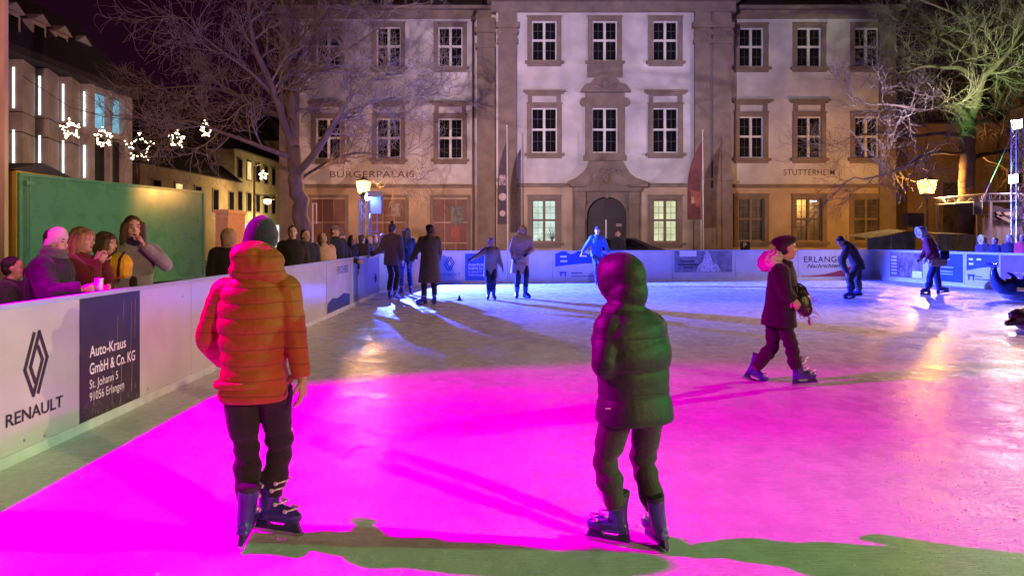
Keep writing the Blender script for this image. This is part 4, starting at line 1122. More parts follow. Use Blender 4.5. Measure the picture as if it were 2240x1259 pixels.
# ================================================================== flags in front of the palace
FD = mat("dark flag cloth", (.045, .022, .025), .7, .3, 4); FW = mat("pale flag print", (.42, .30, .22), .7, .3); FRD = mat("dark red flag cloth", (.13, .028, .02), .7, .3, 4)
FY = mat("dull yellow flag print", (.40, .22, .10), .7, .4)
POLEM = mat("white flag pole", (.55, .50, .42), .45, .1)
def feather(label, px, py0, py1, D, wl, wr, lean, mt):
    t = thing("beach_flag", label, "flag", (XP(px, D), D, 0), 0, "beach flags before the palace")
    z0, z1 = ZP(py1, D), ZP(py0, D); n = 18; pts_l, pts_r = [], []
    for i in range(n + 1):
        u = i / n; z = z0 + (z1 - z0) * u
        c = lean * (u - .2) ** 2
        pts_r.append((c + wr * (1 - .0 * u), z)); pts_l.append((c + wr - (wr + wl) * (1 - max(0, u - .45) ** 2 * 3.0), z))
    MB().prism(pts_r + pts_l[::-1], -.012, .012).build("cloth", mt, t)
    mb = MB().bar((wr + .02 + lean * .04, 0, 0), (wr + .02, 0, z0), .022); mb.build("pole", POLEM, t)
    return t, z0, z1
f1, a0, a1 = feather("dark feather flag with two pale discs left of the lit window", 1100, 310, 490, 31.5, .22, .20, -.02, FD)
for u, r in ((.33, .16), (.13, .13)):
    MB().bar((-.01, -.016, a0 + (a1 - a0) * u), (-.01, -.012, a0 + (a1 - a0) * u), r, r, 20).build("disc_print", FW, f1)
MB().box(-.16, .12, -.016, -.012, a0 + (a1 - a0) * .47, a0 + (a1 - a0) * .60).build("motif_print", mat("dim flag motif", (.25, .17, .15), .7, .8, 9), f1)
f2, a0, a1 = feather("dark red feather flag right of the portal", 1519, 305, 480, 31.5, .30, .26, .25, FRD)
MB().prism([(-.2, a0 + 1.3), (.25, a0 + 1.15), (.28, a0 + .5), (.05, a0 + .55)], -.016, -.0121).build("motif_print", mat("orange red flag print", (.26, .07, .03), .7, .4, 6), f2)
MB().prism([(-.15, a0 + 1.0), (-.02, a0 + .95), (-.0, a0 + .7), (-.14, a0 + .66)], -.0165, -.0122).build("motif_print", FY, f2)
for px, py, lb in ((1111, 275, "thin white flagpole beside the flag with pale discs"), (1539, 285, "thin white flagpole beside the dark red flag")):
    q = MB().bar((0, 0, 0), (-.04, 0, ZP(py, 31)), .032, .02, 8).ell((-.04, 0, ZP(py, 31)), (.04, .04, .04)).build("flagpole", POLEM); q.location = (XP(px, 31), 31, 0)
    tag(q, lb, "flagpole")
wp = MB().box(-.02, .02, -.02, .02, 0, ZP(446, 26.5)).box(.12, .15, -.02, .02, ZP(490, 26.5), ZP(446, 26.5)).box(-.02, .15, -.02, .02, ZP(446, 26.5), ZP(444, 26.5)).build("banner_stand", mat("pale stand metal", (.6, .52, .42), .4, .1)); wp.location = (XP(684, 26.5), 26.5, 0)
tag(wp, "narrow pale metal stand right of the left tree trunk", "stand")
# parking sign
pk = thing("parking_sign", "small black parking sign with a white letter behind the far boards", "sign", (XP(1630, 31), 31, 0))
MB().box(-.20, .20, 0, .02, ZP(548, 31), ZP(528, 31)).build("plate", BLACK, pk)
lettering("letter", "P", -.07, -.003, ZP(541, 31), .28, WHITE, pk, .01)
MB().bar((0, .04, 0), (0, .04, ZP(530, 31)), .025).build("post", STEEL, pk)
# parked car
CARP = mat("dark car paint", (.05, .035, .03), .18, .15, coat=.6)
car = thing("parked_car", "dark parked car whose roof shows above the far boards before the portal", "car", (XP(1236, 30.6), 30.6, 0))
prof = [(0, .35), (.05, .75), (.9, .92), (1.35, 1.36), (1.7, 1.47), (2.9, 1.48), (3.6, 1.15), (4.15, 1.0), (4.2, .4), (4.0, .25), (.2, .25)]
MB().prism(prof, 0, 1.72).build("body", CARP, car)
for y in (-.006, 1.716):
    w = MB().prism([(1.15, .98), (1.45, 1.33), (1.75, 1.40), (2.05, 1.40), (2.05, .98)], y, y + .01).prism([(2.13, .98), (2.13, 1.40), (2.85, 1.40), (3.45, 1.08), (3.45, .98)], y, y + .01).build("side_window", GLASS, car)
MB().quad((.93, .12, .955), (1.32, .2, 1.345), (1.32, 1.52, 1.345), (.93, 1.6, .955)).build("windscreen", GLASS, car)
MB().bar((.92, -.012, .95), (1.36, -.012, 1.40), .028).bar((1.36, -.012, 1.40), (1.75, -.012, 1.49), .02).build("pillar_highlight", mat("tan highlight", (.6, .5, .4), .3, metal=.7), car)  # highlight on the windscreen pillar, put in as a bright tan bar
for x in (.85, 3.4):
    for y in (.05, 1.67):
        w = MB().bar((x, y - .1, .32), (x, y + .1, .32), .32, .32, 24).build("wheel", mat("tyre rubber", (.02, .02, .02), .8), car)
        MB().bar((x, y - .105, .32), (x, y + .105, .32), .19, .19, 16).build("rim", STEEL, w)
for y in (.25, 1.47): MB().ell((.04, y, .66), (.05, .17, .09)).build("headlight", GLASS, car, True)

# ================================================================== skating aids at the right edge (dolphin shaped)
AIDB = mat("blue dolphin plastic", (.05, .08, .22), .22, .15, coat=.3)
AIDD = mat("dark dolphin plastic", (.055, .045, .06), .30, .15, coat=.2)
AIDG = mat("grey belly plastic", (.40, .38, .42), .3, .1)
def dolphin(label, loc, rz, s, m):
    t = thing("skating_aid", label, "skating aid", loc, rz, "dolphin shaped skating aids on the ice")
    mb = MB()
    mb.tube([(.82, 0, .16), (.62, 0, .20), (.35, 0, .25), (.05, 0, .27), (-.16, 0, .30), (-.26, 0, .44), (-.29, 0, .62), (-.27, 0, .74)], [.05, .13, .21, .22, .16, .105, .07, .05], 18, 3)
    mb.ell((.72, 0, .22), (.17, .13, .12)); mb.tube([(.82, 0, .17), (1.0, 0, .14)], [.065, .035], 12, 2)
    mb.tube([(-.27, .0, .72), (-.31, .16, .77), (-.38, .30, .76)], [.07, .055, .02], 10, 3, flat=.45)
    mb.tube([(-.27, .0, .72), (-.31, -.16, .77), (-.38, -.30, .76)], [.07, .055, .02], 10, 3, flat=.45)
    mb.tube([(.16, 0, .42), (.08, 0, .54), (-.04, 0, .60)], [.10, .06, .02], 10, 3, flat=.4)
    for sy in (-1, 1): mb.tube([(.42, .14 * sy, .16), (.28, .34 * sy, .08), (.12, .46 * sy, .05)], [.09, .07, .02], 10, 3, flat=.4)
    me = remeshed(mb, .014, 3)
    for v in me.vertices: v.co *= s
    link("body", me, m, t, True)
    q = MB().ell((.30, 0, .12), (.46, .20, .13)).build("belly", AIDG, t, True); q.scale = (s, s, s)
    q = MB().bar((.30, -.34, .56), (.30, .34, .56), .022, .022, 10).bar((.30, 0, .40), (.30, 0, .56), .022, .022, 10).build("handle_bar", STEEL, t); q.scale = (s, s, s)
    mb = MB()
    for sy in (-1, 1): mb.ell((.78, .115 * sy, .25), (.022, .012, .022), None, 8, 6)
    q = mb.build("eyes", BLACK, t, True); q.scale = (s, s, s)
    return t
dolphin("dark blue dolphin skating aid with raised tail by the right boards", (XP(2206, 17.6), 17.6, 0), R(-8), 1.12, AIDB)
dolphin("dark dolphin skating aid cut by the right edge with its flipper on the ice", (XP(2312, 11.9), 11.9, 0), R(200), 1.15, AIDD)
cone = MB().bar((0, 0, 0), (0, 0, .02), .07, .065, 12).bar((0, 0, .02), (0, 0, .13), .05, .012, 12).build("marker_cone", BLACK); cone.location = (XP(1005, 17.6), 17.6, 0.001)
tag(cone, "tiny dark cone standing on the blue lit ice", "cone")
# ================================================================== people
def cloth(name, col, rough=.75, bump=.5, bs=90, var=.15, sheen=.15, sc=7, stretch=(1, 1, 1), spec=.3):
    return mat(name, col, rough, var, sc, bump, bs, sheen=sheen, stretch=stretch, spec=spec)
SKIN = mat("skin", (.52, .30, .22), .5, .08, 12, .1, 80)
SKIN2 = mat("pale skin", (.60, .38, .29), .5, .08, 12, .1, 80)
EYEW = mat("eye white", (.34, .30, .28), .2, .02); IRIS = mat("dark iris", (.03, .02, .015), .15, .1); LIPS = mat("lips", (.38, .12, .10), .45, .1); MOUTH = mat("open mouth", (.04, .01, .01), .6, .1)
HAIRD = mat("dark hair", (.022, .013, .010), .45, .4, 5, .9, 40, stretch=(7, 7, .6))
HAIRB = mat("brown hair", (.085, .045, .022), .45, .5, 5, .9, 40, stretch=(7, 7, .6))
HAIRL = mat("blond hair", (.36, .21, .09), .45, .5, 5, .9, 40, stretch=(7, 7, .6))
SKATE = mat("blue rental skate plastic", (.045, .035, .25), .3, .15, 6, .1, 12, coat=.25)
SKATED = mat("dark skate plastic", (.02, .018, .09), .35, .2, 6, coat=.2)
BLADE = mat("skate blade", (.55, .56, .60), .25, .1, metal=.9)
BUCK = mat("bright skate buckle", (.78, .78, .75), .25, .05, metal=.3)
LINER = mat("skate liner", (.03, .03, .04), .8)
SHOE = mat("dark shoe leather", (.03, .025, .02), .5)
UP = Vector((0, 0, 1))
def frame_from(fwd, up):
    f = fwd.normalized(); r = f.cross(up).normalized(); u = r.cross(f).normalized()
    return r, f, u
def rotm(r, f, u):
    return Matrix((r, f, u)).transposed()

def hand(mb, wrist, d, palm, s, curl=.35, side=1, spreadv=.10):
    """palm, four unequal bent fingers and a thumb; d = direction of the hand, palm = way the palm faces"""
    d = d.normalized(); n = (palm - d * palm.dot(d)).normalized(); x = d.cross(n) * side
    P = lambda a, b, c: wrist + (d * a + x * b + n * c) * s
    mb.loft([(P(-.01, 0, 0), x, n, .026 * s, .019 * s), (P(.025, .002, 0), x, n, .036 * s, .018 * s), (P(.06, .002, .002), x, n, .041 * s, .016 * s), (P(.092, .0, .004), x, n, .040 * s, .013 * s)], 14, 2.6)
    for i, (b, L_, r) in enumerate(((-.030, .070, .0085), (-.010, .080, .009), (.011, .074, .0085), (.031, .058, .0075))):
        a = curl * (1 + .12 * i); p = P(.088 - .004 * abs(i - 1), b, .004); dd = (d + x * (b * spreadv * 20 * .1)).normalized()
        pts = [p - dd * .012 * s]; rad = [r * s]; ang = 0
        for k, fr in enumerate((.45, .31, .24)):
            ang += a
            v = dd * math.cos(ang) + n * math.sin(ang)
            p = p + v * (L_ * fr * s); pts.append(p.copy()); rad.append(r * s * (1 - .12 * (k + 1)))
        mb.tube(pts, rad, 8, 1)
    t0 = P(.022, -.030, .004); v1 = (d * .62 - x * .72 + n * .30).normalized(); v2 = (d * .85 - x * .30 + n * .42).normalized()
    mb.tube([t0 - v1 * .01 * s, t0 + v1 * .036 * s, t0 + v1 * .036 * s + v2 * .032 * s], [.012 * s, .0105 * s, .0075 * s], 8, 1)

def pose(X, Y, yaw, h, skates=True, lean=0.0, sidelean=0.0, stride=(0, 0), spread=.11, armL=None, armR=None, headyaw=None, headpitch=0.0, toe=(12, -12), crouch=0.0, lift=(0, 0), z0=0.0, headfwd=.5, feet=None):
    s = h / (1.83 if skates else 1.75); ya = R(yaw)
    f = Vector((math.sin(ya), math.cos(ya), 0)); r = Vector((math.cos(ya), -math.sin(ya), 0))
    O = Vector((X, Y, z0)); dz = .08 if skates else 0
    P = lambda x, y, z: O + (r * x + f * y + UP * z) * s
    J = {"s": s, "O": O}
    fl = feet or ((-spread, stride[0], lift[0]), (spread, stride[1], lift[1]))
    py = (fl[0][1] + fl[1][1]) / 2; px_ = (fl[0][0] + fl[1][0]) / 2
    J["pelvis"] = P(px_, py - .25 * math.sin(R(lean)) , .96 + dz - crouch)
    ln = R(lean); sl = R(sidelean)
    sp_ = lambda a, fwd=0.0: J["pelvis"] + (f * (math.sin(ln) * a + fwd) + r * math.sin(sl) * a + UP * math.cos(ln) * a) * s
    J["chest"] = sp_(.36, .01); J["neck"] = sp_(.53, .0)
    hl = ln * headfwd
    J["head"] = J["neck"] + (f * (math.sin(hl) * .17 + .02) + r * math.sin(sl) * .1 + UP * (math.cos(hl) * .165)) * s
    hy = R(yaw if headyaw is None else headyaw); hp = R(headpitch)
    J["hf"] = Vector((math.sin(hy) * math.cos(hp), math.cos(hy) * math.cos(hp), math.sin(hp)))
    J["ax_s"] = r; J["ax_h"] = r; J["f"] = f
    nk = sp_(.465)
    J["shL"] = nk - r * .175 * s; J["shR"] = nk + r * .175 * s
    for side, sg, am in (("L", -1, armL), ("R", 1, armR)):
        sh = J["sh" + side]
        if am is None: am = ((.05, .0, -.29), (.06, .06, -.54))
        e, w = am
        J["el" + side] = sh + (r * e[0] * sg + f * e[1] + UP * e[2]) * s
        J["wr" + side] = sh + (r * w[0] * sg + f * w[1] + UP * w[2]) * s
    for i, (side, sg) in enumerate((("L", -1), ("R", 1))):
        hip = J["pelvis"] + (r * sg * .095 - UP * .04) * s
        foot = P(*fl[i]); ta = ya - R(toe[i]); tf = Vector((math.sin(ta), math.cos(ta), 0))
        an = foot + UP * ((.10 + (.10 if skates else 0)) * s)
        mid = (hip + an) / 2; L_ = (hip - an).length; full = .86 * s
        k = math.sqrt(max(0.0, (full / 2) ** 2 - (min(L_, full) / 2) ** 2))
        J["hip" + side] = hip; J["kn" + side] = mid + (f * (k + .025 * s)); J["an" + side] = an; J["toe" + side] = tf; J["foot" + side] = foot
    return J

def skate(J, side, root, loc, vox, outer, shin=None):
    s = J["s"]; foot = J["foot" + side]; tf = J["toe" + side].normalized()
    up = (J["kn" + side] - J["an" + side]).normalized()
    up = J.get("up" + side, (up * .75 + UP * .25)).normalized()
    r = tf.cross(up).normalized(); tf = up.cross(r).normalized()
    P = lambda x, y, z: foot + (r * x + tf * (y + .05) + up * z) * s
    mb = MB()
    mb.loft([(P(0, -.055, .105), r, tf, .040 * s, .045 * s), (P(0, -.05, .16), r, tf, .050 * s, .062 * s), (P(0, -.045, .23), r, tf, .055 * s, .068 * s), (P(0, -.048, .29), r, tf, .058 * s, .072 * s), (P(0, -.055, .34), r, tf, .060 * s, .076 * s)], 18)
    mb.loft([(P(0, -.115, .125), r, up, .030 * s, .026 * s), (P(0, -.07, .135), r, up, .046 * s, .042 * s), (P(0, .0, .145), r, up, .048 * s, .052 * s), (P(0, .08, .135), r, up, .052 * s, .044 * s), (P(0, .14, .125), r, up, .047 * s, .034 * s), (P(0, .175, .120), r, up, .026 * s, .018 * s)], 18)
    mb.loft([(P(0, -.12, .095), r, up, .036 * s, .014 * s), (P(0, .03, .092), r, up, .044 * s, .014 * s), (P(0, .165, .097), r, up, .034 * s, .014 * s)], 14)
    me = remeshed(mb, vox, 2, loc)
    b = link("skate", me, SKATE, root, True)
    mb = MB()
    # holder and blade in the foot plane
    def pr(poly, half):
        f_ = [mb.bm.verts.new(P(-half, y, z) - loc) for y, z in poly]; g = [mb.bm.verts.new(P(half, y, z) - loc) for y, z in poly]
        mb.bm.faces.new(f_); mb.bm.faces.new(g[::-1]); n = len(poly)
        for i in range(n): mb.bm.faces.new((f_[i], g[i], g[(i + 1) % n], f_[(i + 1) % n]))
    pr([(-.13, .028), (.185, .028), (.16, .085), (.085, .088), (.055, .052), (-.035, .052), (-.065, .088), (-.12, .088)], .014)
    mb.build("blade_holder", SKATED, b)
    mb = MB(); pr([(-.145, .012), (-.13, .002), (.17, .002), (.20, .016), (.20, .03), (-.145, .03)], .0028)
    mb.build("blade", BLADE, b)
    if outer:
        for y, z, w in ((.022, .20, .050), (.0, .285, .058), (.095, .165, .052), (.03, .335, .064)):
            for sg in (1, -1):
                c = P(sg * w, y, z) - loc
                mb = MB().ell(c, (.009 * s, .017 * s, .014 * s), rotm(r, tf, up), 10, 8)
                mb.bar(c + r * sg * .004 * s, P(sg * w * .3, y + .06, z + .015) - loc, .007 * s, .006 * s, 6)
                mb.build("buckle", BUCK, b, True)
        me = remeshed(MB().loft([(P(0, -.055, .325), r, tf, .056 * s, .070 * s), (P(0, -.056, .36), r, tf, .064 * s, .080 * s), (P(0, -.058, .372), r, tf, .060 * s, .075 * s)], 18), vox, 1, loc)
        link("liner", me, LINER, b, True)
    return b

def torso_rings(J, t, hem, flare, z_neck=1.0, puff=None, fat=1.0, n=44, phase=0.0):
    s = J["s"]; pel, ch, nk = J["pelvis"], J["chest"], J["neck"]
    d1 = (ch - pel).normalized(); hemp = pel - (UP * .6 + d1 * .4).normalized() * hem * s
    ctrl = []
    if hem > 0: ctrl.append((hemp, .170 + flare, .135 + flare, 0))
    ctrl += [(pel, .172, .132, .0), (pel.lerp(ch, .45), .155, .118, .3), (ch, .182, .130, .75), (ch.lerp(nk, .55), .178, .115, 1), (ch.lerp(nk, .8), .135, .098, 1), (nk, .078, .078, 1), (nk + (nk - ch).normalized() * .04 * s, .065, .068, 1)]
    pts = [c[0] for c in ctrl]; seg = [0.0]
    for a, b in zip(pts[:-1], pts[1:]): seg.append(seg[-1] + (b - a).length)
    rings = []
    for i in range(n):
        q = seg[-1] * i / (n - 1) * z_neck
        k = 0
        while k < len(seg) - 2 and q > seg[k + 1]: k += 1
        u = (q - seg[k]) / max(1e-6, seg[k + 1] - seg[k]); u = max(0, min(1, u))
        a, b = ctrl[k], ctrl[k + 1]; c = a[0].lerp(b[0], u); rx = a[1] + (b[1] - a[1]) * u; ry = a[2] + (b[2] - a[2]) * u; w = a[3] + (b[3] - a[3]) * u
        dirv = (b[0] - a[0]).normalized(); ax = (J["ax_h"] * (1 - w) + J["ax_s"] * w).normalized(); ax = (ax - dirv * ax.dot(dirv)).normalized(); ay = dirv.cross(ax)
        m_ = 1.0
        tt = t
        if puff and k < len(seg) - 3:
            lam, amp = puff; tt = t + amp * (abs(math.sin(math.pi * (q + phase) / lam)) ** .38 - .82)
        rings.append((c, ax, ay, rx * s * fat + tt, ry * s * fat + tt))
    return rings

def head_shapes(mb, J, female=False):
    s = J["s"]; c = J["head"]; r, f, u = frame_from(J["hf"], UP); M = rotm(r, f, u)
    hs = s * 1.0
    P = lambda x, y, z: c + (r * x + f * y + u * z) * hs
    mb.ell(P(0, -.012, .030), (.076 * hs, .096 * hs, .090 * hs), M, 20, 16)
    mb.ell(P(0, .022, -.045), (.058 * hs, .068 * hs, .078 * hs), M, 20, 16)
    mb.ell(P(0, .058, -.088), (.026 * hs, .030 * hs, .026 * hs), M, 12, 10)           # chin
    mb.tube([P(0, .082, .014), P(0, .104, -.022), P(0, .100, -.034)], [.010 * hs, .0165 * hs, .012 * hs], 10, 3)   # nose
    mb.ell(P(0, .074, .036), (.052 * hs, .020 * hs, .012 * hs), M, 14, 8)               # brow
    for sg in (-1, 1):
        mb.ell(P(sg * .076, -.004, -.004), (.010 * hs, .020 * hs, .032 * hs), M, 10, 8)   # ears
        mb.ell(P(sg * .040, .058, -.026), (.022 * hs, .022 * hs, .020 * hs), M, 10, 8)    # cheek bones
    mb.tube([J["neck"] - UP * .05 * s, J["neck"].lerp(P(0, -.02, -.06), .6), P(0, -.012, -.05)], [.064 * s, .056 * s, .056 * s], 14, 3)
    return P, M, hs
def face_bits(J, P, M, hs, loc, mouth_open=False):
    parts = []
    def add(mb, mi): parts.append((mb, mi))
    for sg in (-1, 1):
        mb = MB(); mb.ell(P(sg * .031, .0735, .014) - loc, (.0125 * hs, .009 * hs, .0065 * hs), M, 10, 8); add(mb, 1)
        mb = MB(); mb.ell(P(sg * .030, .0815, .014) - loc, (.0062 * hs, .0035 * hs, .0068 * hs), M, 8, 6); add(mb, 2)
        mb = MB(); mb.ell(P(sg * .032, .089, .040) - loc, (.021 * hs, .005 * hs, .0048 * hs), M @ Matrix.Rotation(sg * -.10, 3, 'Y'), 10, 6); add(mb, 3)
    mb = MB(); mb.ell(P(0, .0865, -.056) - loc, (.024 * hs, .007 * hs, .0065 * hs), M, 12, 6); mb.ell(P(0, .085, -.067) - loc, (.019 * hs, .007 * hs, .0068 * hs), M, 12, 6); add(mb, 4)
    if mouth_open:
        mb = MB(); mb.ell(P(0, .089, -.0615) - loc, (.017 * hs, .006 * hs, .007 * hs), M, 12, 6); add(mb, 5)
    return parts
def join_into(me, parts):
    bm = bmesh.new(); bm.from_mesh(me)
    for p in bm.faces: p.smooth = True
    for mb, mi in parts:
        t = bpy.data.meshes.new("j"); bmesh.ops.recalc_face_normals(mb.bm, faces=mb.bm.faces[:])
        for f_ in mb.bm.faces: f_.material_index = mi; f_.smooth = True
        mb.bm.to_mesh(t); mb.bm.free(); bm.from_mesh(t); bpy.data.meshes.remove(t)
    bm.to_mesh(me); bm.free()

def head_up(J):
    r, f, u = frame_from(J["hf"], UP); s = J["s"]; c = J["head"]
    return (lambda x, y, z: c + (r * x + f * y + u * z) * s), rotm(r, f, u), r, f, u
def beanie(J, root, loc, m, vox, tall=.15, cuff=True, bobble=None, name="beanie", low=.012, slouch=0.0):
    P, M, r, f, u = head_up(J); s = J["s"]; mb = MB()
    rg = []
    for k in range(9):
        a = k / 8; z = low + (tall - low) * a; w = math.sqrt(max(.02, 1 - max(0, (a - .25) / .75) ** 2.3))
        rg.append((P(0, -.014 - slouch * a, z), r, (f + u * (.48 - .3 * a)).normalized(), (.086 * w) * s, (.106 * w) * s))
    mb.loft(rg, 22)
    ct = (f + u * .46).normalized()
    if cuff: mb.loft([(P(0, -.012, low - .012), r, ct, .089 * s, .109 * s), (P(0, -.012, low + .010), r, ct, .094 * s, .114 * s), (P(0, -.012, low + .045), r, ct, .094 * s, .114 * s), (P(0, -.013, low + .058), r, ct, .087 * s, .106 * s)], 22)
    h = link(name, remeshed(mb, vox, 3, loc, .003, 20), m, root, True)
    if bobble is not None:
        link("bobble", remeshed(MB().ell(P(0, -.02, tall + .028), (.042 * s,) * 3), vox, 1, loc, .008, 45), bobble, h, True)
    return h
def hair(J, root, loc, m, vox, length=0.0, vol=.0, back=True, fringe=False, wind=None):
    """cap of hair; with length it falls round the sides and back"""
    P, M, r, f, u = head_up(J); s = J["s"]; mb = MB()
    mb.ell(P(0, -.030, .042), ((.084 + vol) * s, (.098 + vol) * s, (.088 + vol) * s), M, 20, 16)
    mb.ell(P(0, -.045, -.01), ((.080 + vol) * s, (.075 + vol) * s, (.085 + vol) * s), M, 20, 16)
    if fringe: mb.ell(P(.0, .058, .078), (.066 * s, .032 * s, .030 * s), M, 14, 10)
    if length:
        w = wind or Vector((0, 0, 0))
        for k, (x, y) in enumerate(((-.074, -.005), (.074, -.005), (-.06, -.06), (.06, -.06), (0, -.085), (-.079, .026), (.079, .026))):
            y_ = y; top = P(x, y_, .03); b1 = P(x * 1.12, y_ - .005, -.09); b2 = P(x * 1.18, y_ - .01, -.09) - UP * (length * s * (.8 + .1 * (k % 3)))
            mb.ell(top, ((.036 + vol) * s,) * 3, None, 12, 8).tube([top, b1 + w * .3, b2 + w], [(.036 + vol) * s, (.040 + vol) * s, .020 * s], 12, 4).ell(b2 + w, (.02 * s,) * 3, None, 10, 8)
    return link("hair", remeshed(mb, vox, 3, loc, .006, 9, .004, 40, (2.2, 2.2, .6)), m, root, True)
def hood_up(J, root, loc, m, vox, fur=None, name="hood", face=.05):
    P, M, r, f, u = head_up(J); s = J["s"]; mb = MB()
    mb.ell(P(0, -.035, .022), (.112 * s, .128 * s, .132 * s), M, 22, 18)
    mb.ell(P(0, -.06, -.06), (.108 * s, .10 * s, .11 * s), M, 20, 14)
    mb.loft([(P(0, .075, .02), r, u, .098 * s, .128 * s), (P(0, .03, .02), r, u, .112 * s, .138 * s), (P(0, -.03, .02), r, u, .112 * s, .134 * s)], 20)
    mb.ell(J["neck"] + UP * .0, (.13 * s, .12 * s, .075 * s), M, 18, 10)
    bmh = remeshed(mb, vox, 3, loc, .006, 11, .003, 34)
    h = link(name, bmh, m, root, True)
    if fur is not None:
        mb = MB(); pts = [P(.098 * math.cos(a), .078, .02 + .130 * math.sin(a)) for a in [2 * math.pi * i / 20 for i in range(21)]]
        mb.tube(pts, [.030 * s] * 21, 8, 1)
        link("fur_trim", remeshed(mb, max(.007, vox * .8), 0, loc, .012, 55), fur, h, True)
    return h
def fur_collar(J, root, loc, m, rad=.12, thick=.05, back=.03, drop=.0, vox=.008, name="fur_hood"):
    s = J["s"]; mb = MB(); c = J["neck"] - J["f"] * back * s - UP * drop * s
    pts = [c + (J["ax_s"] * math.cos(a) * rad + J["f"] * math.sin(a) * rad * .85 + UP * (-.05 * math.sin(a))) * s for a in [2 * math.pi * i / 18 for i in range(19)]]
    mb.tube(pts, [thick * s] * 19, 10, 1)
    return link(name, remeshed(mb, vox, 0, loc, .014, 45, .008, 90), m, root, True)
def scarf(J, root, loc, m, vox, rad=.088, h=.09):
    s = J["s"]; mb = MB(); c = J["neck"]
    for k, z in enumerate((-.02, .03, .075)):
        pts = [c + (J["ax_s"] * math.cos(a) * (rad - .006 * k) + J["f"] * (math.sin(a) * (rad - .004 * k) + .012) + UP * (z * h / .09 + .012 * math.sin(2 * a + k))) * s for a in [2 * math.pi * i / 16 for i in range(17)]]
        mb.tube(pts, [.034 * s] * 17, 10, 1)
    return link("scarf", remeshed(mb, vox, 2, loc, .005, 20), m, root, True)

